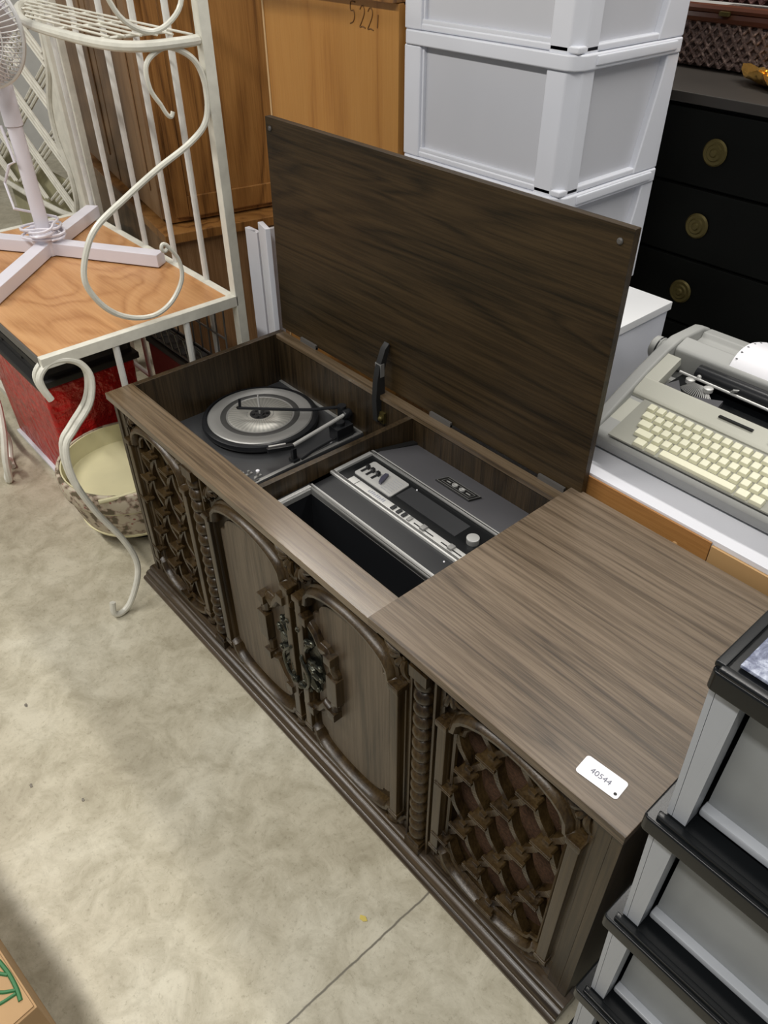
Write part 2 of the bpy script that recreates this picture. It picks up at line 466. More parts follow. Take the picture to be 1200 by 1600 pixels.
# ------------------------------------------------------------------ stereo console
W, D, H, T = 1.554, .537, .650, .018
con = thing('stereo_console', 'long dark walnut record player cabinet with its left lid raised and carved front', 'stereo console', (W/2, D/2, 0))
build('side_panel', MB().prism([(.010, .038), (.010, H-.0185), (.0715, H-.0185), (.0715, H), (D, H), (D, .038)], 'x', 0, .018), WINS, con, bevel=.0012)
build('side_panel', MB().box(W-.018, W, .012, D, .038, H+.0), WVERT, con, bevel=.0012)
build('back_panel', MB().box(.018, W-.018, D-.008, D, .05, H-.03), WINS, con)
build('bottom_board', MB().box(.018, W-.018, .06, D-.008, .06, .078), WINS, con)
build('rear_lining', MB().box(.018, 1.06, D-.026, D-.009, .40, H-.0005), WINS, con, label='vertical-grain inner back wall of the open well')
build('rear_rail', MB().box(.018, 1.05, D-.030, D-.001, H-.012, H+.0005), WRAIL, con, bevel=.001)
build('front_rail', MB().prism([(-.004, H-.018), (-.004, H), (.071, H), (.071, H-.018)], 'x', -.0005, 1.05), WRAIL, con, bevel=.0012, label='glossy front rail of the open top')
build('front_lining', MB().box(.018, 1.05, .053, .071, .42, H-.0185), WINS, con)
build('divider', MB().prism([(.071, .49), (.071, .6475), (D-.026, .638), (D-.026, .49)], 'x', .572, .587), WINS, con, bevel=.001)
build('fixed_top', MB().box(1.036, W+.008, -.014, D+.012, H+.001, H+.001+T), WTOP, con, bevel=.0015, label='fixed right half of the walnut grain top')
# right neighbour of the well, hidden under the fixed top
build('well_end', MB().box(1.12, 1.132, .071, D-.026, .40, H), WINS, con)
# lid
Ml = Matrix.Translation((0, D+.004, H+.004)) @ Matrix.Rotation(math.radians(-.6), 4, 'X')
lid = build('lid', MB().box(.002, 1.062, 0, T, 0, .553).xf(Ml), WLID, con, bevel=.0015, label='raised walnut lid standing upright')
for px in (.022, 1.038):
    build('bumper', MB().lathe([(.006, 0), (.006, -.002), (.004, -.004), (0, -.0045)], (px, 0, .528), 16, 'y').xf(Ml), DKIRON, lid)
# hinge barrels along the rear rail
for hx in (.10, .62, .955):
    build('hinge', MB().box(hx, hx+.07, D-.004, D+.003, H-.002, H+.012).tube([(hx, D+.001, H+.003), (hx+.07, D+.001, H+.003)], .004, 8), DKIRON, con)
# lid stay
stay = build('lid_stay', MB().prism([(.497, .575), (.520, .570), (.524, .660), (.5225, .712), (.540, .775), (.5375, .783), (.524, .770), (.507, .730), (.498, .690), (.494, .640)], 'x', .452, .470), BLACKM, con, bevel=.002, label='black folding lid stay')
build('stay_slot', MB().box(.4505, .4715, .508, .520, .700, .735), SILVD, stay)
build('stay_bracket', MB().box(.471, .488, .503, .512, .575, .605).ball((.480, .500, .590), .008).tube([(.458, .508, .60), (.486, .503, .585)], .004), KNOBB, con, label='brass bracket of the lid stay')

# --- turntable
DZ = .500
tt = build('turntable', MB().box(.016, .396, .074, .514, DZ-.014, DZ), GREYM, con, loc=(.17, .334, DZ), bevel=.003, label='charcoal record changer deck')
build('deck_trim', MB().box(.018, .394, .502, .511, DZ, DZ+.003).box(.384, .394, .09, .502, DZ, DZ+.003), SILVD, tt, bevel=.001)
build('well_floor', MB().box(.018, .575, .071, D-.026, DZ-.05, DZ-.03), VOID, con)
PC = (.172, .334)
build('platter', MB().lathe([(0, .004), (.150, .004), (.156, .009), (.158, .016), (.156, .024), (.150, .027), (.146, .0275), (.146, .025), (0, .025)], (PC[0], PC[1], DZ), 72), BLACK, tt, loc=(PC[0], PC[1], DZ))
build('platter_ring', MB().lathe([(.118, .0275), (.122, .0295), (.139, .0285), (.142, .026), (.118, .025)], (PC[0], PC[1], DZ), 72), SILVD, tt, loc=(PC[0], PC[1], DZ))
build('mat_ring', MB().lathe([(.090, .0265), (.093, .028), (.104, .028), (.118, .026), (.090, .025)], (PC[0], PC[1], DZ), 72), RUBBER, tt)
build('center_disc', MB().lathe([(.028, .0275), (.028, .030), (.084, .0295), (.088, .027), (.088, .025), (.028, .025)], (PC[0], PC[1], DZ), 72), RIBS, tt, loc=(PC[0], PC[1], DZ))
hub = MB().lathe([(0, .031), (.010, .032), (.012, .029), (.028, .029), (.030, .026)], (PC[0], PC[1], DZ), 36)
for k in range(6): hub.ball((PC[0]+.019*math.cos(k*PI/3), PC[1]+.019*math.sin(k*PI/3), DZ+.030), .0045, n=8)
build('hub', hub, BLACKM, tt)
dots = MB()
for k in range(36): dots.ball((PC[0]+.036*math.cos(k*PI/18), PC[1]+.036*math.sin(k*PI/18), DZ+.030), .0016, n=6)
build('strobe_dots', dots, SILVD, tt)
build('center_spindle', MB().tube([(PC[0], PC[1], DZ+.028), (PC[0], PC[1], DZ+.060), (PC[0]-.004, PC[1]+.002, DZ+.085)], [.0032, .0032, .002], 10), SILVER, tt)
build('record_arm', MB().tube(smoothpath([(.333, .490, DZ+.062), (.300, .440, DZ+.060), (.270, .405, DZ+.058), (.160, .292, DZ+.058), (.150, .285, DZ+.058)], 4), .0045, 8).tube([(.152, .286, DZ+.056), (.149, .290, DZ+.082)], .004, 8), BLACK, tt, label='black record balance arm over the platter')
build('arm_post', MB().cyl((.333, .490, DZ), .012, .066, 20), BLACK, tt)
ta = build('tonearm', MB().tube([(.352, .500, DZ+.050), (.372, .300, DZ+.043)], .0055, 10), SILVER, tt, label='straight silver tonearm')
build('head_shell', MB().prism([(.366, .304), (.380, .298), (.352, .236), (.340, .240)], 'z', DZ+.036, DZ+.048), BLACK, ta, bevel=.002)
build('shell_strip', MB().prism([(.358, .287), (.362, .285), (.345, .245), (.340, .247)], 'z', DZ+.048, DZ+.0495), SILVER, ta)
build('pivot_housing', MB().box(.350, .388, .430, .485, DZ, DZ+.038).box(.345, .360, .470, .500, DZ, DZ+.052).cyl((.368, .455, DZ+.036), .013, .012, 20), BLACK, tt, bevel=.003)
build('counterweight', MB().lathe([(.011, 0), (.013, .003), (.013, .020), (.011, .023)], (.354, .478, DZ+.050), 20, 'y'), BLACK, ta)
build('arm_rest', MB().box(.372, .384, .290, .302, DZ, DZ+.040).box(.366, .390, .286, .306, DZ, DZ+.01), BLACK, tt, bevel=.0015)
build('arm_link', MB().tube([(.380, .430, DZ+.012), (.386, .350, DZ+.010), (.389, .310, DZ+.004)], .003), BLACK, tt)
for q in ((.063, .468), (.352, .201), (.372, .418)):
    build('screw', MB().lathe([(.005, 0), (.005, .002), (.0025, .004), (0, .0045)], (q[0], q[1], DZ), 14), PAPER, tt)
for q in ((.372, .188), (.350, .176), (.386, .172), (.336, .160)):
    build('control_lever', MB().box(q[0]-.003, q[0]+.003, q[1]-.010, q[1]+.010, DZ, DZ+.003).box(q[0]-.002, q[0]+.002, q[1]-.003, q[1]+.003, DZ, DZ+.012), SILVD, tt)

# --- tuner panel, well and rear cover
PZ = .605
tp = build('tuner_panel', MB().box(.590, 1.118, .071, .092, PZ-.012, PZ-.004).box(.590, .606, .092, .196, PZ-.012, PZ-.004).box(.590, 1.118, .192, .256, PZ-.012, PZ-.002).box(.590, .602, .19, .380, PZ-.012, PZ-.002), BLACK, con, label='black control deck')
wellf = MB()
wellf.sweep([(0, 0)]*0 or [(.6, .0), (.6, .1)], [(0, 0), (0, .01)], 0) if False else None


def flatring(x0, x1, y0, y1, z0, z1, wd):
    m = MB()
    m.box(x0, x1, y0, y0+wd, z0, z1); m.box(x0, x1, y1-wd, y1, z0, z1)
    m.box(x0, x0+wd, y0+wd, y1-wd, z0, z1); m.box(x1-wd, x1, y0+wd, y1-wd, z0, z1)
    return m


build('well_trim', flatring(.598, 1.10, .080, .194, PZ-.008, PZ, .0085), SILVER, tp, bevel=.0008, label='silver trim round the cassette well')
build('well_trim', flatring(.6065, 1.0915, .0885, .1855, PZ-.016, PZ-.003, .005), SILVD, tp, bevel=.0006)
build('storage_well', MB().box(.602, .610, .086, .189, .40, PZ-.012).box(1.09, 1.098, .086, .189, .40, PZ-.012).box(.610, 1.09, .181, .189, .40, PZ-.012).box(.610, 1.09, .084, .090, .40, PZ-.012).box(.602, 1.098, .084, .189, .392, .40), BLACK, tp)
frm = flatring(.5925, 1.105, .249, .378, PZ-.012, PZ+.004, .0105)
build('panel_frame', frm, SILVER, tp, bevel=.001, label='bright silver panel frame')
build('frame_groove', MB().box(.604, 1.094, .3715, .3735, PZ+.004, PZ+.0046).box(.604, 1.094, .2535, .2545, PZ+.004, PZ+.0046), BLACK, tp)
build('dial_glass', MB().box(.603, 1.0945, .2595, .3675, PZ-.010, PZ-.002), VOID, tp, label='dark tuning dial glass')
build('dial_window', MB().box(.755, .935, .305, .352, PZ-.002, PZ-.001), GREYM, tp)
sp = build('switch_plate', MB().prism([(.632, .290), (.748, .290), (.751, .294), (.748, .350), (.744, .353), (.632, .353), (.628, .349), (.628, .294)], 'z', PZ-.002, PZ+.0015), SILVER, tp, bevel=.0005)
for q in (.641, .658, .676):
    lv = build('toggle_switch', MB().box(q-.0055, q+.0005, .303, .322, PZ+.0015, PZ+.003), BLACK, sp)
    build('toggle', MB().box(q-.004, q+.004, .318, .326, PZ+.002, PZ+.012), BLACK, sp)
build('balance_slider', MB().prism([(.686, .335), (.694, .338), (.703, .316), (.706, .303), (.699, .303), (.690, .318)], 'z', PZ+.0015, PZ+.008), plain('violet_black', (.06, .06, .09), .35), sp)
ls = MB()
for k in range(7): ls.box(.712, .742, .298+.007*k, .2987+.007*k, PZ+.0015, PZ+.0019)
build('plate_lettering', ls, INKG, sp)
st = build('control_strip', MB().box(.640, 1.09, .2615, .2805, PZ-.004, PZ+.0015), SILVER, tp, bevel=.0005)
build('strip_gap', MB().box(.6635, .665, .2615, .2808, PZ+.0015, PZ+.0018), INK, st)
lb = MB()
for k in range(9):
    lb.box(.704+k*.006, .7075+k*.006, .2665, .2755 if k % 3 else .2735, PZ+.0015, PZ+.0018)
build('brand_letters', lb, INKG, st)
for k, q in enumerate((.786, .804, .820, .837)):
    build('push_button', MB().box(q-.005, q+.004, .2635, .2775, PZ+.0015, PZ+.005), BLACK if k < 3 else SILVD, st, bevel=.0008)
for a, b in ((.851, .909), (.932, .990)):
    build('slider_track', MB().box(a, b, .2675, .2705, PZ+.0015, PZ+.0019), BLACK, st)
    c = (a+b)/2-.002
    build('slider_knob', MB().box(c-.006, c+.006, .2635, .2785, PZ+.0015, PZ+.0075), SILVD, st, bevel=.001)
kn = build('tuning_knob', MB().lathe([(.0135, 0), (.0135, .010), (.012, .013), (.009, .013), (.008, .011), (0, .011)], (.972, .320, PZ-.002), 32), SILVD, tp, bevel=0)
build('knob_ring', MB().lathe([(.0115, .0132), (.0135, .0125), (.0135, .009), (.0115, .009)], (.972, .320, PZ-.002), 32), SILVER, kn)
build('dial_lamp', MB().ball((.772, .352, PZ), .0022, n=8).ball((.975, .235, PZ-.002), .0022, n=8), PAPER, tp)
rc = build('rear_cover', MB().prism([(.378, PZ-.012), (.378, PZ+.001), (.388, PZ+.001), (.511, PZ-.036), (.511, PZ-.05)], 'x', .606, 1.118), GREYL, tp, label='dark grey sloping rear cover')
build('cover_wedge', MB().prism([(.378, PZ-.03), (.378, PZ-.001), (.388, PZ-.001), (.511, PZ-.03), (.511, PZ-.06)], 'x', .5905, .606), BLACKM, tp)
# jack badge lies on the sloping cover
sl = (-.037)/(.123)
Mb = Matrix.Translation((.819, .434, PZ+.001+(.434-.388)*sl)) @ Matrix.Rotation(math.atan(sl), 4, 'X')
bd = build('jack_plate', MB().box(-.052, .052, -.0225, .0225, 0, .004).xf(Mb), BLACKM, rc, bevel=.001)
build('jack_trim', flatring(-.050, .050, -.0205, .0205, .004, .0046, .0012).box(-.042, .042, -.012, -.011, .004, .0046).box(-.042, .042, .011, .012, .004, .0046).box(-.042, -.041, -.011, .011, .004, .0046).box(.041, .042, -.011, .011, .004, .0046).xf(Mb), SILVD, rc)
jk = MB()
for q in (-.011, .011): jk.lathe([(.0072, .004), (.0072, .007), (.0045, .007), (.004, .004)], (q, 0, 0), 20)
jk.box(-.036, -.024, -.002, .002, .004, .0045).box(.024, .036, -.002, .002, .004, .0045)
build('headphone_jack', jk.xf(Mb), SILVER, rc)

# --- carved front
FY = 0.026                                   # plane of the front boards
build('front_frame', MB().box(.0185, .042, .014, .036, .038, H-.019).box(1.512, W-.0185, .014, .036, .038, H-.019)
      .box(.362, .432, .018, .036, .038, H-.019).box(1.122, 1.192, .018, .036, .038, H-.019)
      .box(.042, 1.512, .022, .036, .038, .052).box(.042, 1.512, .022, .036, .620, H-.019), WVERT, con, bevel=.001)
build('top_support', MB().box(1.051, W-.018, .036, .06, H-.018, H), WVERT, con)


def arch(xc, hw, zs, zp, zbs, zbp, notch=.018, n=12):
    """closed outline: straight sides, little shoulders and domed top and bottom (counter-clockwise)"""
    pts = []
    hx = hw-notch
    for k in range(n+1):
        t = PI*k/n; pts.append((xc+hx*math.cos(t), zs+.012+(zp-zs-.012)*math.sin(t)**.85))
    top = [(xc+hw, zs)]+[(xc+hw-.004, zs+.006)]+pts+[(xc-hw+.004, zs+.006), (xc-hw, zs)]
    bot = []
    for k in range(n+1):
        t = PI+PI*k/n; bot.append((xc+hx*math.cos(t), zbs-.012-(zbs-.012-zbp)*abs(math.sin(t))**.85))
    bot = [(xc-hw, zbs), (xc-hw+.004, zbs-.006)]+bot+[(xc+hw-.004, zbs-.006), (xc+hw, zbs)]
    return top+bot


def spandrel(x, z, sx, sz, mb):
    """leafy corner carving, growing from the corner (x,z) inwards"""
    R = random.Random(int(x*1000)+int(z*77))
    for k in range(4):
        a = k/3*PI/2
        pts = []
        for j in range(7):
            t = j/6; r = .014+.046*t
            pts.append((x+sx*(.006+r*math.cos(a*.9+.35*t)), FY-.006-.005*math.sin(t*PI), z+sz*(.006+r*math.sin(a*.9+.1-.35*t))))
        mb.tube(pts, [.0035+.004*math.sin(PI*min(1, j/6+.12)) for j in range(7)], 7)
        q = pts[-1]; mb.ball(q, .006, n=8)
    for k in range(6):
        mb.ball((x+sx*R.uniform(.008, .05), FY-.005, z+sz*R.uniform(.008, .03)), R.uniform(.004, .007), n=8)


MOLD = [(-.013, 0), (-.013, .006), (-.008, .010), (-.006, .019), (0, .025), (.007, .024), (.011, .016), (.012, .006), (.012, 0)]
THIN = [(-.005, 0), (-.004, .006), (0, .009), (.004, .006), (.005, 0)]
dr = (0.036, 0.0)


def posts(xc, hw, z0, z1, Y, parent):
    """flat side posts with block caps where the arch springs"""
    for s_ in (-1, 1):
        x = xc+s_*hw
        p = build('side_post', MB().box(x-.011, x+.011, Y-.026, Y, z0-.004, z1), WCARVE, parent, bevel=.003)
        build('post_cap', MB().box(x-.014, x+.014, Y-.030, Y, z1, z1+.016), WCARVE, parent, bevel=.003)
        build('post_foot', MB().box(x-.014, x+.014, Y-.028, Y, z0-.018, z0-.004), WCARVE, parent, bevel=.003)


def speaker(xc, hw, parent):
    x0, x1 = xc-hw, xc+hw
    fr = build('speaker_panel', MB().sweep(arch(xc, hw-.020, .525, .608, .128, .062), MOLD, FY, True)
               .sweep(arch(xc, hw-.038, .516, .588, .136, .082), THIN, FY-.004, True)
               .box(x0, x0+.010, FY-.010, FY, .050, .622).box(x1-.010, x1, FY-.010, FY, .050, .622), WCARVE, parent, label='arched carved speaker frame')
    posts(xc, hw-.020, .128, .525, FY, fr)
    build('speaker_cloth', MB().box(x0, x1, FY+.030, FY+.034, .050, .622), FABRIC, fr)
    o = arch(xc, hw-.028, .521, .601, .131, .069)
    cav = MB(); n_ = len(o)
    cav.add([(p[0], FY-.002, p[1]) for p in o]+[(p[0], FY+.030, p[1]) for p in o], [(i, (i+1) % n_, n_+(i+1) % n_, n_+i) for i in range(n_)])
    build('cavity_wall', cav, WCARVE, fr)
    back = MB()
    for i in range(n_):
        pass
    ring_o = []
    for (px, pz) in o:
        u = px-xc; v = pz-.336
        k_ = min((hw)/max(abs(u), 1e-6), .286/max(abs(v), 1e-6)); ring_o.append((xc+u*k_, .336+v*k_))
    back.add([(p[0], FY-.001, p[1]) for p in o]+[(p[0], FY-.001, p[1]) for p in ring_o]+[(p[0], FY+.008, p[1]) for p in o]+[(p[0], FY+.008, p[1]) for p in ring_o],
             [(i, (i+1) % n_, n_+(i+1) % n_, n_+i) for i in range(n_)]+[(2*n_+i, 3*n_+i, 3*n_+(i+1) % n_, 2*n_+(i+1) % n_) for i in range(n_)])
    build('spandrel_board', back, WCARVE, fr)
    # lattice: staggered knots joined by diagonal struts
    la = MB(); tb = MB(); dx, dz = .0432, .0905; z0 = .082
    nodes = {}
    for j in range(7):
        for i in range(-4, 5):
            if (i+j) % 2: continue
            x = xc+.003+i*dx*(hw/.160); z = z0+j*dz
            e = ((x-xc)/(hw-.030))**2
            zb = .075+.055*e; zt = .590-.060*e
            if abs(x-xc) > hw-.028 or z < zb or z > zt: continue
            nodes[(i, j)] = (x, z)
    hx = hw-.034

    def inside(px, pz):
        u = (px-xc)/hx
        if abs(u) >= 1: return False
        c = (1-u*u)**.425
        return .118-(.118-.066)*c < pz < .535+.064*c
    for (i, j), (x, z) in nodes.items():
        kn_ = MB().prism([(x-.016, z-.0045), (x-.019, z), (x-.016, z+.0045), (x+.016, z+.0045), (x+.019, z), (x+.016, z-.0045)], 'y', FY-.022, FY-.002).box(x-.021, x+.021, FY-.028, FY-.020, z+.0015, z+.0045).box(x-.021, x+.021, FY-.028, FY-.020, z-.0045, z-.0015)
        kn_.box(x-.007, x+.007, FY-.014, FY+.006, z-.012, z+.012)
        build('lattice_knot', kn_, WCARVE, fr, bevel=.001)
        for di in (-1, 1):
            for dj in (1, -1):
                a = nodes.get((i+di, j+dj))
                if a and dj < 0: continue
                bx, bz = a if a else (x+di*dx*hw/.160, z+dj*dz)
                pa = [(x+di*.004, FY+.006, z), (x+di*.010, FY+.002, z+dj*.020), ((x+bx)/2+di*.003, FY-.001, (z+bz)/2), (bx-di*.006, FY+.002, bz-dj*.018), (bx-di*.003, FY+.006, bz)]
                P = [p for p in smoothpath(pa, 5)]
                for q in range(len(P)-1):
                    if not a and not inside(P[q+1].x, P[q+1].z): break
                    la.obox(P[q], P[q+1], .012, .020, (0, 1, 0))
    build('lattice', la, WCARVE, fr)
    for sx, x in ((1, x0+.010), (-1, x1-.010)):
        for sz, z in ((-1, .620), (1, .050)):
            lf = MB(); spandrel(x, z, sx, sz, lf)
            build('corner_leaf_carving', lf, WCARVE, fr)
    return fr


speaker(.202, .160, con)
speaker(1.352, .160, con)


def rope(xc):
    m = MB()
    Rm = Matrix.Rotation(math.radians(16), 3, 'Y')
    n = 15
    for k in range(n):
        z = .100+k*(.590-.100)/(n-1)
        m.ball((xc, FY-.014, z), .0215, (1, .95, .90), 16, Rm)
    m.lathe([(.012, 0), (.012, .5)], (xc, FY-.012, .09), 12)
    m.box(xc-.021, xc+.021, FY-.034, FY-.002, .040, .066).box(xc-.018, xc+.018, FY-.030, FY-.002, .066, .076)
    m.box(xc-.021, xc+.021, FY-.034, FY-.002, .604, H-.019)
    build('rope_column', m, WCARVE, con, smooth=60)
    build('column_beading', MB().box(xc-.033, xc-.026, FY-.020, FY-.006, .040, H-.019).box(xc+.026, xc+.033, FY-.020, FY-.006, .040, H-.019), WCARVE, con, bevel=.002)


rope(.397); rope(1.157)

MC = (.7865, .344)                             # centre of the handle medallion


def door(x0, x1, side):
    xc = (x0+x1)/2; hw = (x1-x0)/2
    d = build('cabinet_door', MB().box(x0+.001, x1-.001, FY-.010, FY+.006, .041, .628), WVERT, con, bevel=.002, label='%s carved door with an arched raised panel' % ('left' if side < 0 else 'right'))
    Y = FY-.010
    build('arched_moulding', MB().sweep(arch(xc, hw-.020, .525, .606, .122, .064), MOLD, Y, True), WCARVE, d)
    posts(xc, hw-.020, .122, .525, Y, d)
    o = arch(xc, hw-.048, .506, .576, .142, .094, .02)
    build('raised_panel', MB().prism(o, 'y', Y-.009, Y), WPANEL, d, bevel=.003)
    for sx, x in ((1, x0+.004), (-1, x1-.004)):
        for sz, z in ((-1, .622), (1, .044)):
            m = MB(); spandrel(x, z, sx, sz, m)
            build('corner_leaf_carving', MB().add([(v[0], v[1]-.010, v[2]) for v in m.v], m.f), WCARVE, d)
    # half of the medallion
    s = side; cx, cz = MC; ys = Y-.006
    half = [(0.006, .150), (.034, .148), (.062, .128), (.082, .100), (.082, .100)]
    R = [(.008, .148), (.040, .143), (.066, .122), (.084, .092)]
    blk = [(.084, .092), (.104, .100), (.118, .088), (.118, .056), (.128, .046), (.128, -.046), (.118, -.056), (.118, -.088), (.104, -.100), (.084, -.092)]
    R2 = [(.066, -.122), (.040, -.143), (.008, -.148)]
    path = [(cx+s*a, cz+b) for a, b in R+blk+R2]
    if s > 0: path = path
    ring = MB().sweep(path, [(-.011, 0), (-.011, .010), (-.006, .018), (.004, .020), (.010, .014), (.011, 0)], ys)
    for a, b in ((.118, .090), (.118, -.090), (.040, .146), (.040, -.146)):
        ring.box(cx+s*a-.012, cx+s*a+.012, ys-.026, ys, cz+b-.012, cz+b+.012)
    ring.box(cx+s*.118-.010, cx+s*.142+.0, ys-.024, ys, cz-.040, cz+.040) if s > 0 else ring.box(cx-.142, cx-.108, ys-.024, ys, cz-.040, cz+.040)
    build('medallion_frame', ring, WCARVE, d, bevel=.002)
    # cast plate
    pl = MB()
    pts = [(cx+s*.004, cz-.112)]
    for k in range(15):
        t = -PI/2+PI*k/14; r = 1+.06*math.sin(k*2.2)
        pts.append((cx+s*(.006+.074*math.cos(t)*r), cz+.110*math.sin(t)*r))
    pts.append((cx+s*.004, cz+.112))
    if s < 0: pts.reverse()
    pl.prism(pts, 'y', ys-.007, ys)
    # tendrils
    RR = random.Random(5 if s > 0 else 9)
    for k in range(6):
        t = -PI/2+PI*(k+.3+.4*RR.random())/6
        ex, ez = .066*math.cos(t), .100*math.sin(t)
        P = [(cx+s*(.012+ex*.2), ys-.008, cz+ez*.2), (cx+s*(.012+ex*.6), ys-.016, cz+ez*.62+.010), (cx+s*(.008+ex*.95), ys-.012, cz+ez*.95), (cx+s*(.004+ex*.85), ys-.018, cz+ez*.85+.012)]
        pl.tube(smoothpath(P, 4), RR.uniform(.004, .008), 7)
        pl.ball(P[-1], .0075, n=8); pl.ball((cx+s*(.01+ex*.98), ys-.012, cz+ez*.98), .009, (1, .7, 1), n=8)
    h = build('handle_plate', pl, BRASS, d, label='aged cast metal handle plate')
    bail = smoothpath([(cx+s*.020, ys-.010, cz+.020), (cx+s*.020, ys-.022, cz+.012), (cx+s*.042, ys-.024, cz-.015), (cx+s*.046, ys-.024, cz-.045), (cx+s*.032, ys-.024, cz-.078), (cx+s*.012, ys-.022, cz-.086)], 5)
    m = MB().tube(bail, .0042, 8).ball(bail[0], .009, n=10).ball(bail[-1], .010, n=10)
    build('pull', m, BRASS, h)
    return d


door(.440, .7855, -1)
door(.7875, 1.120, 1)
build('base_moulding', MB().prism([(.04, .006), (.04, .044), (.004, .044), (-.004, .041), (-.006, .034), (-.014, .032), (-.019, .027), (-.021, .020), (-.027, .018), (-.031, .013), (-.031, .006)], 'x', -.012, W+.010), WBASE, con, bevel=.001)
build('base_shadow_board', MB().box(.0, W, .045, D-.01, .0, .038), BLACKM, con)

# price tag
tg = thing('price_tag', 'white paper price tag with printed number on the right end of the console top', 'tag', (1.486, .036, H+.0195))
Mt = Matrix.Translation((1.4865, .0365, H+.0196)) @ Matrix.Rotation(math.radians(4.5), 4, 'Z')
pts = []
for cx_, cy_, a0 in ((.0285, .0125, 0), (-.0285, .0125, 90), (-.0285, -.0125, 180), (.0285, -.0125, 270)):
    for k in range(5):
        a = math.radians(a0+k*22.5); pts.append((cx_+.005*math.cos(a), cy_+.005*math.sin(a)))
build('paper', MB().prism(pts, 'z', 0, .0006).xf(Mt), PAPER, tg)
text('printed_number', '40544', .0130, plain('faded_print', (.16, .17, .22), .6), Mt @ Matrix.Translation((-.001, -.001, .0009)), tg, .0001)
build('hole', MB().lathe([(.0024, .0006), (.0024, .0009)], (.0275, -.0100, 0), 16).xf(Mt), INK, tg)

# ------------------------------------------------------------------ baker's rack
RX, RZ = -.052, .760
rk = thing('bakers_rack', 'white wrought iron rack with an oak shelf and scrolled sides left of the console', 'rack', (-.5, .16, 0))
YB, YF, RL = .440, -.116, -1.02
build('shelf_board', MB().box(RL+.02, RX-.018, YF+.004, YB-.018, RZ-.016, RZ-.001), SHELFW, rk, bevel=.001)
build('shelf_frame', MB().box(RX-.022, RX, YF, YB, RZ-.028, RZ+.001).box(RL, RL+.022, YF, YB, RZ-.028, RZ+.001).box(RL, RX-.022, YB-.022, YB, RZ-.028, RZ+.001), IRON, rk, bevel=.0015)
build('front_edge', MB().box(RL+.022, RX-.022, YF, YF+.004, RZ-.028, RZ-.004), DKIRON, rk, label='dark front edge of the shelf')
for px in (RX-.014, RL+.014):
    build('post', MB().box(px-.014, px+.014, YB-.006, YB+.022, 0, 1.75), IRON, rk, bevel=.002)
for bx in (-.945, -.762, -.578, -.388, -.212):
    build('back_bar', MB().tube([(bx, YB-.002, .20), (bx, YB-.002, 1.72)], .0085, 10), IRONW, rk)
build('top_rail', MB().tube([(RX-.014, YB+.008, 1.72), (RL+.014, YB+.008, 1.72)], .011, 10).tube([(RX-.014, YB+.008, .20), (RL+.014, YB+.008, .20)], .009, 10), IRONW, rk)
for y in (.075, .279):
    build('side_bar', MB().tube([(RX-.011, y, RZ-.028), (RX-.011, y, .22)], .009, 10), IRONW, rk)
build('side_rail', MB().tube([(RX-.011, YB, .22), (RX-.011, .075, .22)], .009, 10), IRONW, rk)


def sideP(l): return [(RX-.008, y, z) for y, z in l]


sc = smoothpath(sideP([(.311, 1.253), (.291, 1.288), (.290, 1.332), (.317, 1.356), (.357, 1.363), (.412, 1.331), (.432, 1.27), (.420, 1.204), (.369, 1.163), (.276, 1.122), (.183, 1.075), (.100, 1.028), (.060, .978), (.039, .914), (.058, .856), (.095, .812), (.145, .785), (.200, .778), (.250, .800), (.287, .848), (.288, .900), (.262, .944)]), 6)
scr = build('side_scroll', MB().tube(sc, [.0052+.0025*math.sin(PI*k/(len(sc)-1)) for k in range(len(sc))], 8), IRON, rk)
build('scroll_curl', MB().tube(smoothpath(sideP([(.262, .944), (.252, .948), (.247, .938), (.254, .930), (.262, .934)]), 4), .005, 8), IRON, scr)
build('scroll_curl', MB().tube(smoothpath(sideP([(.311, 1.253), (.322, 1.232), (.332, 1.226), (.338, 1.236)]), 4), .005, 8), IRON, scr)
sc2 = smoothpath(sideP([(.24, 1.62), (.22, 1.52), (.25, 1.43), (.32, 1.395), (.39, 1.43), (.41, 1.50), (.402, 1.56), (.385, 1.575)]), 6)
build('side_scroll', MB().tube(sc2, .0058, 8).tube(smoothpath(sideP([(.415, 1.47), (.425, 1.50), (.412, 1.52), (.398, 1.505), (.405, 1.485)]), 4), .006, 8), IRON, rk)

# splayed front legs (pairs of flat scrolls side by side)
LEGP = [(-.045, -.122, .656), (-.051, -.132, .693), (-.056, -.128, .720), (-.060, -.098, .741), (-.058, -.059, .740), (-.056, -.026, .718), (-.048, -.012, .676), (-.037, -.036, .616), (-.028, -.092, .568), (-.021, -.130, .529), (-.004, -.140, .441), (.016, -.115, .332), (.035, -.075, .230), (.050, -.058, .152), (.061, -.070, .093), (.073, -.112, .030), (.076, -.146, .010), (.074, -.166, .020), (.068, -.160, .055)]
mid = (RX+RL)/2
for sg in (1, -1):
    def lp(off): return [((x if sg > 0 else 2*mid-x)-off*sg, y, z) for x, y, z in LEGP]
    l1 = build('leg', MB().tube(smoothpath(lp(0), 5), .0088, 10), IRON, rk, label='curled S-shaped front leg')
    build('leg_inner_scroll', MB().tube(smoothpath(lp(.026)[:13], 5), .0075, 10).tube([lp(.013)[4], lp(.013)[3]], .006, 6), IRON, l1)

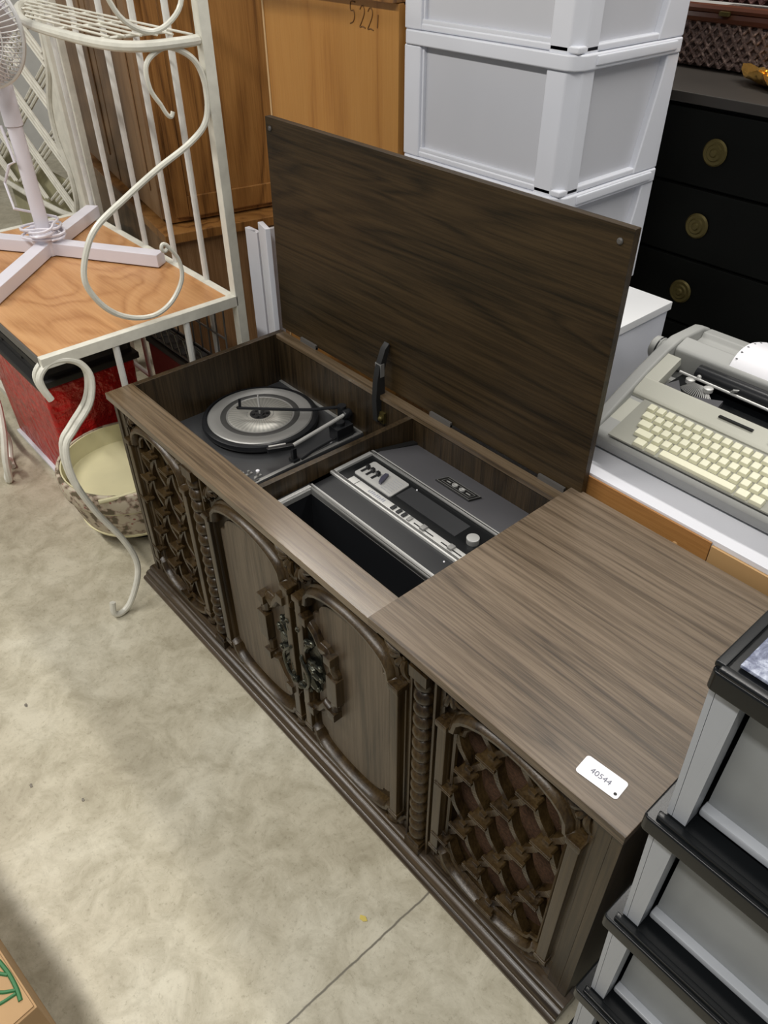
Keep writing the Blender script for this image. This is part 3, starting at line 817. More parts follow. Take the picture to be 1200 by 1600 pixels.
# upper wire shelf
UZ = 1.370
us = build('wire_shelf', MB().tube(smoothpath([(RX-.014, YB-.008, UZ), (RX-.004, .395, UZ), (RX-.010, .295, UZ), (-.133, .248, UZ), (-.304, .235, UZ), (-.56, .243, UZ), (-.76, .29, UZ), (RL+.05, .375, UZ), (RL+.014, YB, UZ)], 6), .0115, 10), IRON, rk, label='bowed front rod of the upper wire shelf')
ws = MB()
for k in range(6):
    y = .274+.031*k; ws.tube([(RX-.03-(.10-.016*k if k < 5 else 0), y, UZ+.008), (max(RL+.05, -.66-(y-.272)*2.6), y, UZ+.008)], .0028, 6)
for x in (-.20, -.42, -.64, -.86): ws.tube([(x, .248+.05*(x < -.6)+.04*(x < -.8), UZ+.003), (x, YB, UZ+.003)], .004, 6)
build('shelf_wires', ws, IRON, us)

# ------------------------------------------------------------------ fan on the rack shelf
fn = thing('pedestal_fan', 'white pedestal fan with a cross base and coiled cord on the oak shelf', 'fan', (-.713, .183, RZ+.0015))
FZ = RZ+.0015
cb = (-.713, .183)
for q in ((-.385, .392), (-.930, .432), (-.440, -.095), (-.985, -.01)):
    build('foot', MB().obox((cb[0], cb[1], FZ+.020), (q[0], q[1], FZ+.020), .044, .038), FANW, fn, bevel=.003)
build('base_hub', MB().lathe([(.040, 0), (.042, .01), (.040, .060), (.034, .066)], (cb[0], cb[1], FZ), 28), FANW, fn)
build('pole', MB().cyl((cb[0], cb[1], FZ+.06), .021, .36, 24), FANW, fn)
build('pole_sleeve', MB().lathe([(.025, 0), (.025, .10), (.021, .11)], (cb[0], cb[1], FZ+.36), 24), FANW, fn)
cd = []
for k in range(110):
    t = k/109; a = t*2*PI*5.3; r = .050+.010*math.sin(a*1.7)+.006*math.sin(k)
    cd.append((cb[0]+r*math.cos(a), cb[1]+r*math.sin(a), FZ+.050+.035*t+.008*math.sin(a*.6)))
cd += [(cb[0]-.02, cb[1]-.06, FZ+.14), (cb[0]-.07, cb[1]-.05, FZ+.20), (cb[0]-.05, cb[1]-.03, FZ+.25), (cb[0]+.01, cb[1]-.03, FZ+.27), (cb[0]-.02, cb[1]-.03, FZ+.36)]
build('cord', MB().tube(cd, .0042, 6), FANW, fn)
# head
hc = Vector((-.612, .112, 1.368)); R_ = .132
Mh = Matrix.Translation(hc) @ Matrix.Rotation(math.radians(42), 4, 'Z') @ Matrix.Rotation(math.radians(4), 4, 'X')
cage = MB()
for sgn, dep in ((-1, .075), (1, .055)):
    for k in range(64):
        a = 2*PI*k/64
        P = [(rr*math.cos(a), sgn*dep*(1-(rr/R_)**2)**.6 if rr < R_ else 0, rr*math.sin(a)) for rr in (.032, .06, .085, .105, .120, R_)]
        cage.tube(P, .0016, 5)
    for rr in (.065, .10):
        cage.tube([(rr*math.cos(2*PI*k/40), sgn*dep*(1-(rr/R_)**2)**.6, rr*math.sin(2*PI*k/40)) for k in range(40)], .002, 5, True)
cage.tube([(R_*math.cos(2*PI*k/56), 0, R_*math.sin(2*PI*k/56)) for k in range(56)], .006, 8, True)
cg = build('guard', cage.xf(Mh), CHROME, fn, label='round wire guard')
build('badge', MB().lathe([(.045, -.078), (.042, -.083), (0, -.084)], (0, 0, 0), 28, 'y').xf(Mh), FANW, cg)
bl = MB()
for k in range(4):
    a = k*PI/2+.3; P = []
    for j in range(7):
        rr = .03+.085*j/6; wd = .26+.22*math.sin(PI*(j+.6)/7)
        P.append((rr, wd))
    top = [(rr*math.cos(a+wd), .012*math.sin(0)-.018, rr*math.sin(a+wd)) for rr, wd in P]
    bot = [(rr*math.cos(a-wd), .018, rr*math.sin(a-wd)) for rr, wd in P]
    n = len(P); vs = top+bot; vs += [(v[0], v[1]+.002, v[2]) for v in vs]
    fs = [(i, i+1, n+i+1, n+i) for i in range(n-1)]+[(2*n+i, 3*n+i, 3*n+i+1, 2*n+i+1) for i in range(n-1)]
    bl.add(vs, fs)
build('blade', bl.xf(Mh), plain('clear_fan_blade', (.55, .50, .50), .35), fn)
build('motor_housing', MB().lathe([(.03, .0), (.055, .03), (.060, .09), (.045, .13), (0, .14)], (0, 0, 0), 28, 'y').xf(Mh), FANW, fn)
build('neck', MB().tube([(cb[0], cb[1], FZ+.45), (cb[0], cb[1], 1.27), (hc.x-.06, hc.y+.02, hc.z-.03)], [.024, .022, .030], 14), FANW, fn)

# ------------------------------------------------------------------ things under and left of the rack
rb = thing('storage_box', 'glossy red storage box on the floor under the left of the rack', 'box', (-.80, .15, 0))
build('body', MB().prism([(.0, .02), (-.012, .43), (.30, .43), (.28, .02)], 'x', -1.065, -.53), RED, rb, bevel=.012, seg=3)
build('rim', MB().box(-1.07, -.525, -.010, .29, .008, .021), WHITEP, rb, bevel=.002, label='white bottom edge')
build('lid', MB().box(-1.075, -.52, -.025, .315, .430, .452), BLACKM, rb, bevel=.004, label='black lid')
bc = thing('plastic_crate', 'black slatted crate standing on the red box under the oak shelf', 'crate', (-.80, .15, .4525))
cm = MB().box(-1.05, -.54, 0, .30, .4525, .465)
for k in range(4):
    z = .48+.045*k
    cm.box(-1.05, -.54, 0, .008, z, z+.022).box(-1.05, -.54, .292, .30, z, z+.022).box(-.548, -.54, .008, .292, z, z+.022).box(-1.05, -1.042, .008, .292, z, z+.022)
for x in (-1.05, -.88, -.71, -.548): cm.box(x, x+.010, .001, .007, .465, .64).box(x, x+.010, .293, .299, .465, .64)
build('crate_body', cm, BLACKM, bc)
mb_ = thing('storage_box', 'dark box coloured as shaded red behind the flowered drum', 'box', (-.30, .39, 0))
build('body', MB().box(-.48, -.09, .335, .425, 0.0, .50), REDSHADE, mb_, bevel=.008)  # stands in for the shaded red; the shade is in its dark colour
build('lid', MB().box(-.485, -.085, .332, .428, .50, .52), BLACKM, mb_, bevel=.003)
wt = thing('wire_basket', 'dark wire basket with bent hooks on top of the shaded red box', 'basket', (-.30, .38, .5205))
wm = MB()
for k in range(8):
    x = -.47+.05*k; wm.tube([(x, .425, .70), (x, .42, .5245), (x, .345, .5245), (x, .335, .60), (x+.01, .315, .625), (x+.015, .31, .605)], .0032, 6)
for z, y in ((.5245, .345), (.60, .336), (.5245, .42), (.70, .425), (.61, .4225)): wm.tube([(-.47, y, z), (-.12, y, z)], .0035, 6)
build('wire_frame', wm, DKIRON, wt)
br = thing('bent_iron_rod', None, None)
bpy.data.objects.remove(br)

# floral drum
dc = (-.285, .110)
dm = thing('flowered_tub', 'round cream tub with a flowered side standing beside the console under the rack', 'tub', (dc[0], dc[1], 0))
build('foot', MB().lathe([(.10, 0), (.105, .01), (.085, .03), (.095, .062), (0, .062)], (*dc, 0), 36), BLACKM, dm)
build('body', MB().lathe([(0, .060), (.150, .062), (.172, .068), (.184, .10), (.208, .19), (.205, .19), (.178, .10), (0, .095)], (*dc, 0), 56), FLORAL, dm, label='flowered side')
build('rim', MB().lathe([(.206, .188), (.214, .190), (.218, .205), (.219, .245), (.215, .254), (.206, .256), (.202, .248), (.203, .188)], (*dc, 0), 56), FLORAL, dm)
build('lining', MB().lathe([(0, .097), (.176, .101), (.2035, .19), (.2030, .2545), (.199, .2545), (.198, .19), (.172, .106), (0, .103)], (*dc, 0), 56), CREAMF, dm, label='pale cream inside')
build('band', MB().lathe([(.2085, .182), (.2115, .186), (.2085, .190)], (*dc, 0), 56).lathe([(.171, .063), (.177, .068), (.180, .076), (.176, .076)], (*dc, 0), 56), CREAMF, dm)
build('handle', MB().tube(smoothpath([(-.13, -.06, .25), (-.10, .05, .252), (-.12, .20, .25)], 6), .007, 8), CREAMF, dm)

# scroll-legged white table far left
wtb = thing('iron_bench', 'low white metal bench with looping scroll legs at the left edge', 'bench', (-1.05, .05, 0))
build('lower_slat', MB().box(-1.75, -1.085, .03, .09, .07, .10), IRON, wtb, bevel=.003)
build('bench_top', MB().box(-1.75, -1.13, .04, .10, .20, .225).box(-1.75, -1.13, .16, .22, .20, .225).box(-1.75, -1.13, .28, .34, .20, .225), IRON, wtb, bevel=.003)
lg = smoothpath([(-1.16, -.06, .20), (-.98, -.06, .22), (-.84, -.10, .17), (-.775, -.14, .09), (-.77, -.15, .02), (-.80, -.15, .008), (-.83, -.13, .03), (-.82, -.12, .06), (-.79, -.13, .07)], 6)
build('leg', MB().tube(lg, .012, 8), IRON, wtb)
lg2 = smoothpath([(-.86, -.10, .16), (-.92, -.08, .10), (-.93, -.08, .05), (-.90, -.10, .012), (-.85, -.11, .012)], 6)
build('leg_curl', MB().tube(lg2, .010, 8), IRON, wtb)
build('stretcher', MB().tube([(-.93, -.08, .09), (-1.70, -.02, .09)], .010, 8).tube([(-1.70, .10, .20), (-1.70, .10, 0)], .012, 8).tube([(-1.70, .30, .20), (-1.70, .30, 0)], .012, 8).tube([(-1.16, .30, .20), (-1.16, .30, 0)], .012, 8).tube([(-1.16, -.06, .20), (-1.16, .30, .195)], .010, 8), IRON, wtb)

# ------------------------------------------------------------------ furniture behind
# white wicker panel (headboard)
wk = thing('wicker_headboard', 'white wicker headboard with woven diagonal lattice behind the fan', 'headboard', (-1.6, .56, 0))
outer = [(-1.20, .55), (-1.20, 1.36), (-1.50, 1.50), (-2.1, 1.50)]
build('side_board', MB().prism([(-1.215, 0), (-1.215, 1.42), (-1.36, 1.44), (-1.33, 1.30), (-1.345, 1.15), (-1.42, 1.02), (-1.43, .90), (-1.385, .78), (-1.40, .66), (-1.50, .60), (-1.50, .54), (-1.30, .54), (-1.30, 0)], 'y', .555, .580), WICKW, wk, bevel=.003)
build('curved_edging', MB().tube(smoothpath([(-1.36, .552, 1.44), (-1.33, .552, 1.30), (-1.345, .552, 1.15), (-1.42, .552, 1.02), (-1.43, .552, .90), (-1.385, .552, .78), (-1.40, .552, .66), (-1.50, .552, .60), (-1.9, .552, .58), (-2.4, .552, .58)], 6), .012, 8), WICKW, wk)
lt = MB()
for s2 in (-1, 1):
    for k in range(-6, 14):
        for off in (-.022, 0, .022):
            z0_ = .30+k*.19+off
            P = []
            for j in range(41):
                x = -2.45+1.15*j/40; z = z0_+s2*.54*(x+1.9)
                lim = -1.36-.07*math.exp(-((z-.95)/.14)**2)
                if x < lim and .60 < z < 1.45: P.append((x, .566+(.006 if s2 > 0 else -.006), z))
            if len(P) > 1: lt.tube([P[0], P[-1]], .0062, 6)
build('lattice', lt, WICKW, wk)
bw = thing('folded_blanket', 'pale yellowish folded blanket stood on end behind the headboard lattice', 'blanket', (-1.9, .66, 0))
bmb = MB(); 
for k in range(4): bmb.box(-2.35+.02*k, -1.46-.015*k, .605+.022*k, .625+.022*k, 0, .70-.02*k)
build('blanket_folds', bmb, plain('dull_cream_cloth', (.34, .32, .20), .9, var=.2), bw, bevel=.009, seg=3)

# armoire, turned a little
am = thing('armoire', 'tall orange pine armoire with panelled doors behind the rack', 'armoire', (-.975, .700, 0), math.radians(-11))
L1 = True
build('carcass', MB().box(-1.55, 0, .02, .62, .66, 2.35), ARM, am, local=True, bevel=.003)
for x0_, x1_ in ((-.56, -.012), (-1.13, -.575)):
    dd = build('door', MB().box(x0_, x1_, 0, .02, .675, 2.33), ARM2, am, local=True, bevel=.003)
    build('door_panel', MB().box(x0_+.08, x1_-.08, -.006, 0, .76, 2.25), ARM2, dd, local=True, bevel=.004, label='worn door panel')
build('side_panel', MB().box(0, .014, .05, .10, .68, 2.33).box(0, .014, .53, .60, .68, 2.33).box(0, .014, .10, .53, .68, .75).box(0, .014, .10, .53, 2.25, 2.33), ARM, am, local=True, bevel=.003)
build('base_cabinet', MB().box(-1.58, .10, -.03, .66, .62, .655), ARM, am, local=True, bevel=.004)
build('base_body', MB().box(-1.56, .07, .0, .64, 0, .62), ARM2, am, local=True, bevel=.003)

# white leaning board pair behind the console
wbp = thing('white_board', 'narrow white channel-shaped board standing behind the console left corner', 'board', (-.155, .62, 0))
build('board', MB().box(-.222, -.172, .590, .606, 0, .872).box(-.172, -.160, .590, .66, 0, .872), WHITEP, wbp, bevel=.002)
build('side_flange', MB().prism([(-.150, .590), (-.086, .572), (-.080, .586), (-.146, .606)], 'z', 0, .905), WHITEP, wbp, bevel=.002)

# oak cabinet with pencilled number
ok = thing('oak_cabinet', 'plain honey oak cabinet with 5221 written on it behind the lid', 'cabinet', (-.09, 1.0, 0))
build('front_panel', MB().box(-.372, .183, .82, .838, 0, 1.430), OAK, ok, bevel=.002)
build('carcass', MB().box(-.372, .183, .838, 1.19, 0, 1.426), OAK, ok)
build('edge_strip', MB().box(-.378, -.370, .818, 1.19, 0, 1.430), plain('pale_oak_edge', (.60, .40, .20), .4), ok)
build('top_board', MB().box(-.39, .183, .80, 1.19, 1.431, 1.450), ARM, ok, bevel=.002)
STR = {'5': [[(.75, 1), (.15, 1), (.1, .62), (.5, .62), (.62, .38), (.45, .12), (.0, 0)], ],
       '2': [[(.05, .82), (.3, 1), (.6, .9), (.62, .65), (.3, .3), (0, .02), (.35, .06), (.75, .0)]],
       '1': [[(.3, 1), (.25, .5), (.18, .1)]]}
wr = MB()
for ch, ox, oz in (('5', .005, 1.376), ('2', .042, 1.371), ('2', .072, 1.369), ('1', .102, 1.372)):
    for s_ in STR[ch]:
        h = .045 if ch != '1' else .030
        wr.tube(smoothpath([(ox+.028*a, .8192, oz+h*b) for a, b in s_], 4), .0013, 6)
build('pencilled_number', wr, INKB, ok)

# white drawer tower on a white cube
cu = thing('white_cabinet', 'plain white box cabinet under the drawer tower behind the typewriter', 'cabinet', (.62, .96, 0))
build('body', MB().box(.40, .845, .785, 1.135, 0, .817), WHITEP, cu, bevel=.003)
build('top', MB().box(.395, .850, .780, 1.140, .817, .838), plain('white_laminate', (.78, .79, .80), .35, var=.01), cu, bevel=.002)
tw = thing('drawer_tower', 'tall white plastic drawer tower stacked behind the raised lid', 'drawer tower', (.445, 1.0, .8385))
z = .8435; hgt = .2755
for k in range(4):
    zt = z+hgt-.006
    x0_, x1_, y0_, y1_ = .192, .702, .820, 1.195
    t_ = build('drawer_tier', MB().prism([(x0_+.015, y0_+.0), (x1_-.03, y0_), (x1_-.012, y0_+.008), (x1_, y0_+.028), (x1_, y1_-.01), (x1_-.01, y1_), (x0_+.01, y1_), (x0_, y1_-.01), (x0_, y0_+.015)], 'z', zt-.030, zt)
               .box(x0_+.006, x0_+.062, y0_+.004, y1_-.004, z, zt-.030).prism([(x1_-.080, y0_+.006), (x1_-.030, y0_+.006), (x1_-.006, y0_+.030), (x1_-.006, y0_+.070), (x1_-.080, y0_+.070)], 'z', z-.006, zt-.030)
               .prism([(y1_-.045, z), (y1_-.10, z), (y1_-.060, zt-.09), (y1_-.050, zt-.030), (y1_-.004, zt-.030), (y1_-.004, z)], 'x', x1_-.06, x1_-.004)
               .box(x0_+.006, x1_-.006, y0_+.006, y1_-.006, z, z+.014), WHITEP, tw, bevel=.004, seg=3)
    build('front_panel', MB().box(x0_+.05, x1_-.06, y0_+.018, y0_+.026, z+.01, zt-.028), WHITEPAN, t_)
    build('front_trim', MB().box(x0_+.060, x0_+.068, y0_+.010, y0_+.020, z+.014, zt-.030).box(x0_+.06, x1_-.074, y0_+.008, y0_+.020, z+.012, z+.022), WHITEP, t_, bevel=.002)
    build('side_panel', MB().box(x1_-.028, x1_-.020, y0_+.05, y1_-.03, z+.01, zt-.028), WHITEPAN, t_)
    build('side_ledge', MB().box(x1_-.03, x1_+.004, y0_+.060, y1_-.03, zt-.022, zt-.004), WHITEP, t_, bevel=.003)
    z += hgt-.006+.0005

# black dresser
ds = thing('black_dresser', 'black chest of drawers with round brass knobs in the dark right background', 'dresser', (1.1, 1.6, 0))
build('carcass', MB().box(.46, 1.80, 1.312, 1.95, 0, 1.235), DRESS, ds)
build('top', MB().box(.44, 1.82, 1.290, 1.96, 1.236, 1.260), DRESST, ds, bevel=.004)
for k in range(6):
    zc = 1.143-.1725*k; z0_ = zc-.083
    for x0_, x1_ in ((.48, 1.13), (1.14, 1.78)):
        d_ = build('drawer', MB().box(x0_, x1_, 1.300, 1.312, z0_, z0_+.166), DRESS, ds, bevel=.003)
        for kx in ((.782,) if x0_ < 1 else (1.46,)):
            kb = build('knob', MB().lathe([(.029, 0), (.031, -.004), (.027, -.008), (.020, -.007), (.017, -.011), (.010, -.010), (.007, -.014), (0, -.015)], (kx, 1.300, zc), 24, 'y'), KNOBB, d_)
# baskets
bk = thing('wicker_basket', 'large dark brown wicker hamper on the black dresser', 'basket', (.72, 1.74, 1.2605))
build('body', MB().box(.40, 1.25, 1.575, 1.92, 1.2605, 1.372), WICKB, bk, bevel=.02, seg=4)
wm = MB()
for k in range(34):
    x = .40+k*.028
    for sgn in (-1, 1): wm.tube([(x, 1.570, 1.268), (x+sgn*.05, 1.566, 1.32), (x+sgn*.09, 1.570, 1.368)], .0045, 6)
build('weave', wm, WICKB, bk)
build('rim', MB().tube([(.40, 1.57, 1.376), (1.25, 1.57, 1.376)], .013, 8).tube([(.40, 1.565, 1.395), (1.25, 1.565, 1.395)], .010, 8), plain('dark_red_wood', (.085, .028, .014), .3), bk)
build('rim_clasp', MB().box(.575, .600, 1.545, 1.56, 1.383, 1.392), KNOBB, bk)
bk2 = thing('wicker_basket', 'reddish wicker basket stacked on the brown hamper at the top right corner', 'basket', (.72, 1.74, 1.4075))
build('body', MB().box(.42, 1.23, 1.585, 1.91, 1.4065, 1.62), WICKP, bk2, bevel=.02, seg=4)
wm = MB()
for k in range(34):
    x = .42+k*.027
    for sgn in (-1, 1): wm.tube([(x, 1.580, 1.412), (x+sgn*.08, 1.576, 1.50), (x+sgn*.12, 1.58, 1.60)], .005, 6)
build('weave', wm, WICKP, bk2)
# golden dish
gd = thing('golden_dish', 'crumpled gold leaf-shaped dish on the dresser at the right edge', 'dish', (.80, 1.44, 1.2605))
g = MB(); cx_, cy_ = .815, 1.480; rings = []
for j, (r, h) in enumerate(((.0, .004), (.045, .004), (.08, .016), (.100, .028), (.102, .032), (.08, .021), (.045, .009), (0, .008))):
    row = []
    for k in range(28):
        a = 2*PI*k/28; q = 1+.22*math.cos(2*(a-2.6))+.05*math.sin(7*a)*(j in (3, 4))
        row.append((cx_+r*q*math.cos(a), cy_+r*.75*q*math.sin(a), 1.2568+h+(.010*math.sin(5*a) if j in (3, 4) else 0)))
    rings.append(row)
vs = [v for r in rings for v in r]
g.add(vs, [(j*28+k, j*28+(k+1) % 28, (j+1)*28+(k+1) % 28, (j+1)*28+k) for j in range(7) for k in range(28)])
build('bowl', g, GOLD, gd)
gf = MB(); RR = random.Random(2)
for k in range(16): gf.ball((cx_+RR.uniform(-.05, .06), cy_+RR.uniform(-.03, .03), 1.285+RR.uniform(0, .022)), RR.uniform(.012, .022), (1, .8, .6), 7)
build('foil', gf, GOLD, gd, smooth=5)
build('rim_stick', MB().obox((cx_-.03, cy_+.03, 1.312), (cx_+.10, cy_+.06, 1.316), .006, .005), PAPER, gd)

# ------------------------------------------------------------------ typing desk
dk = thing('white_table', 'white-topped table with an orange fibreboard edge behind the console', 'table', (1.45, .86, 0))
build('table_top', MB().box(.925, 2.05, .572, 1.18, .676, .702), plain('white_table_laminate', (.74, .75, .80), .38, var=.01), dk, bevel=.002)
build('edge_board', MB().box(.930, 1.335, .5665, .5715, .560, .697), TAN, dk, bevel=.001, label='orange fibreboard edge')
build('edge_board', MB().box(1.337, 2.05, .5650, .5715, .560, .692), TAN2, dk, bevel=.001, label='paler tan edge board')
build('rivet', MB().lathe([(.006, 0), (.005, -.002), (0, -.003)], (.985, .5665, .66), 12, 'y').lathe([(.006, 0), (.005, -.002), (0, -.003)], (1.27, .5665, .652), 12, 'y'), TAN2, dk)
for q in ((.94, .60), (2.02, .60), (.94, 1.15), (2.02, 1.15)):
    build('leg', MB().box(q[0], q[0]+.03, q[1], q[1]+.03, 0, .676), WHITEP, dk)

# ------------------------------------------------------------------ typewriter
ty = thing('typewriter', 'grey electric typewriter with cream keys and paper on the white table', 'typewriter', (1.26, .84, .7025))
X0, X1 = .985, 1.525


def kz(y): return .770+(y-.636)*.30


build('lower_shell', MB().prism([(.665, .706), (.650, .712), (.640, .728), (.628, .748), (.632, .758), (.642, .764), (.735, .792), (.745, .800), (.95, .806), (1.045, .790), (1.052, .706)], 'x', X0+.010, X1-.010), TYPEG, ty, bevel=.003)
for q in ((1.02, .68), (1.49, .68), (1.02, 1.02), (1.49, 1.02)):
    build('foot', MB().cyl((q[0], q[1], .7022), .012, .005, 16), BLACKM, ty)
chk = [(.660, .708), (.634, .734), (.626, .750), (.636, .768), (.680, .788), (.735, .814), (.786, .838), (.860, .866), (.905, .876), (1.00, .872), (1.035, .858), (1.052, .81), (1.052, .708)]
for a, b in ((X0, X0+.028), (X1-.028, X1)):
    build('side_cheek', MB().prism(chk, 'x', a, b), TYPEG, ty, bevel=.006, seg=3)
build('cream_deck', MB().prism([(.748, .786), (.746, .806), (.750, .812), (.782, .830), (.788, .828), (.788, .79)], 'x', X0+.028, X1-.028), TYPEC, ty, bevel=.002)
build('cream_cheek', MB().prism([(.645, .764), (.745, .797), (.750, .812), (.786, .831), (.86, .858), (.865, .84), (.77, .79), (.645, .755)], 'x', X0+.024, X0+.060), TYPEC, ty, bevel=.002)
build('corrector_slot', MB().obox((1.196, .768, .8235), (1.268, .768, .8235), .007, .003), VOID, ty)
build('basket_floor', MB().box(X0+.06, X1-.03, .789, .890, .806, .811), VOID, ty)
build('rear_cover', MB().prism([(.890, .81), (.884, .858), (.890, .866), (.922, .876), (.930, .872), (.934, .81)], 'x', X0+.028, X1-.028), TYPEG, ty, bevel=.003)
build('paper_table', MB().prism([(.934, .81), (.936, .845), (.990, .852), (.996, .864), (1.030, .860), (1.045, .842), (1.048, .806)], 'x', X0+.028, X1-.028), TYPEG, ty, bevel=.003)
build('platen', MB().tube([(1.085, .868, .836), (X1-.030, .868, .836)], .019, 28), BLACK, ty)
build('platen_knob', MB().lathe([(.018, .004), (.021, -.006), (.022, -.014), (.026, -.016), (.026, -.034), (.022, -.038), (0, -.038)], (X0, .912, .832), 28, 'x'), TYPEG, ty)
build('knob_ring', MB().lathe([(.0262, -.018), (.0275, -.020), (.0262, -.022)], (X0, .912, .832), 28, 'x'), BLACK, ty)
tbk = MB(); cx_ = 1.110
for k in range(20):
    a = PI*(.10+.80*k/19)
    tbk.obox((cx_+.036*math.cos(a), .832-.020*math.sin(a), .814), (cx_+.014*math.cos(a), .836, .830), .0020, .004)
build('type_bars', tbk, SILVD, ty)
build('type_guard_left', MB().prism([(1.050, .792), (1.098, .792), (1.086, .806), (1.062, .838)], 'z', .812, .822), GREYL, ty, bevel=.001)
build('type_guard', MB().prism([(1.112, .792), (1.178, .792), (1.172, .826), (1.150, .812)], 'z', .812, .824), GREYL, ty, bevel=.001)
build('carriage_rail', MB().tube([(1.055, .846, .836), (X1-.034, .846, .828)], .003, 8), SILVER, ty)
spl = MB()
for q in ((1.085, .842), (1.130, .836)): spl.lathe([(.010, 0), (.010, .008), (.005, .010), (0, .010)], (q[0], q[1], .824), 18)
build('ribbon_spools', spl, SILVER, ty)
build('card_guide', MB().obox((1.175, .850, .835), (1.185, .838, .850), .012, .002).ball((1.098, .850, .838), .006, n=8), SILVER, ty)
pth = [(.888, .862), (.902, .880), (.925, .891), (.96, .892), (1.00, .882), (1.045, .866)]
P_ = smoothpath([(0, a, b) for a, b in pth], 4)
pm = MB(); n = len(P_)
vs = [(x, p.y, p.z+dz_) for dz_ in (0, .0008) for x in (1.135, 1.46) for p in P_]
fs = []
for b_ in (0, 2*n):
    fs += [(b_+i, b_+i+1, b_+n+i+1, b_+n+i) for i in range(n-1)]
fs += [(i, i+1, 2*n+i+1, 2*n+i) for i in range(n-1)]+[(n+i, n+i+1, 3*n+i+1, 3*n+i) for i in range(n-1)]
pm.add(vs, fs)
pp_ = build('paper', pm, PAPER, ty, label='curled white paper with punched edge')
hl = MB()
for i in range(4, n-2, 3): hl.ball((1.141, P_[i].y, P_[i].z+.0008), .0028, (1, 1, .3), 8)
build('punched_holes', hl, GREYM, pp_)
build('keyboard_well', MB().prism([(.626, kz(.626)), (.742, kz(.742)), (.742, kz(.742)+.003), (.626, kz(.626)+.003)], 'x', 1.046, X1-.045), KEYGAP, ty)
KP, RP = .0209, .0222
rows = [(1.066, .7255), (1.070, .7033), (1.077, .6811), (1.085, .6589)]
keys = []
for r, (xs, yc) in enumerate(rows):
    x = xs; k = 0
    while x < 1.455:
        wd = KP
        if k == 0 and r > 0: wd = KP*(1.35, 1.55, 2.0)[r-1]
        keys.append((x+wd/2, yc, wd*.90, RP*.86)); x += wd; k += 1
keys += [(1.114, .6367, KP*1.25, RP*.86), (1.142, .6367, KP*1.15, RP*.86), (1.158+.081, .6367, .158, RP*.80), (1.334, .6367, KP*1.2, RP*.86), (1.362, .6367, KP*1.25, RP*.86)]
tilt = Matrix.Rotation(math.atan(.30), 4, 'X')
kproto = {}
for (x, y, a, b) in keys:
    key = (round(a, 4), round(b, 4)); z_ = kz(y)+.003
    if key not in kproto:
        m = MB(); m.add([(-a/2, -b/2, 0), (a/2, -b/2, 0), (a/2, b/2, 0), (-a/2, b/2, 0), (-a/2+.002, -b*.38, .008), (a/2-.002, -b*.38, .008), (a/2-.002, b*.42, .008), (-a/2+.002, b*.42, .008)],
                       [(3, 2, 1, 0), (4, 5, 6, 7), (0, 1, 5, 4), (1, 2, 6, 5), (2, 3, 7, 6), (3, 0, 4, 7)])
        m.xf(tilt)
        o = build('key' if a < .1 else 'space_bar', m, KEYM, ty, local=True, bevel=.0012)
        kproto[key] = o
    else:
        o = kproto[key].copy(); COL.objects.link(o); o.parent = ty
    o.location = Vector((x, y, z_))-Vector(ty.location)
build('front_label', MB().obox((1.305, .764, .8225), (1.330, .764, .8225), .012, .002), PAPER, ty)

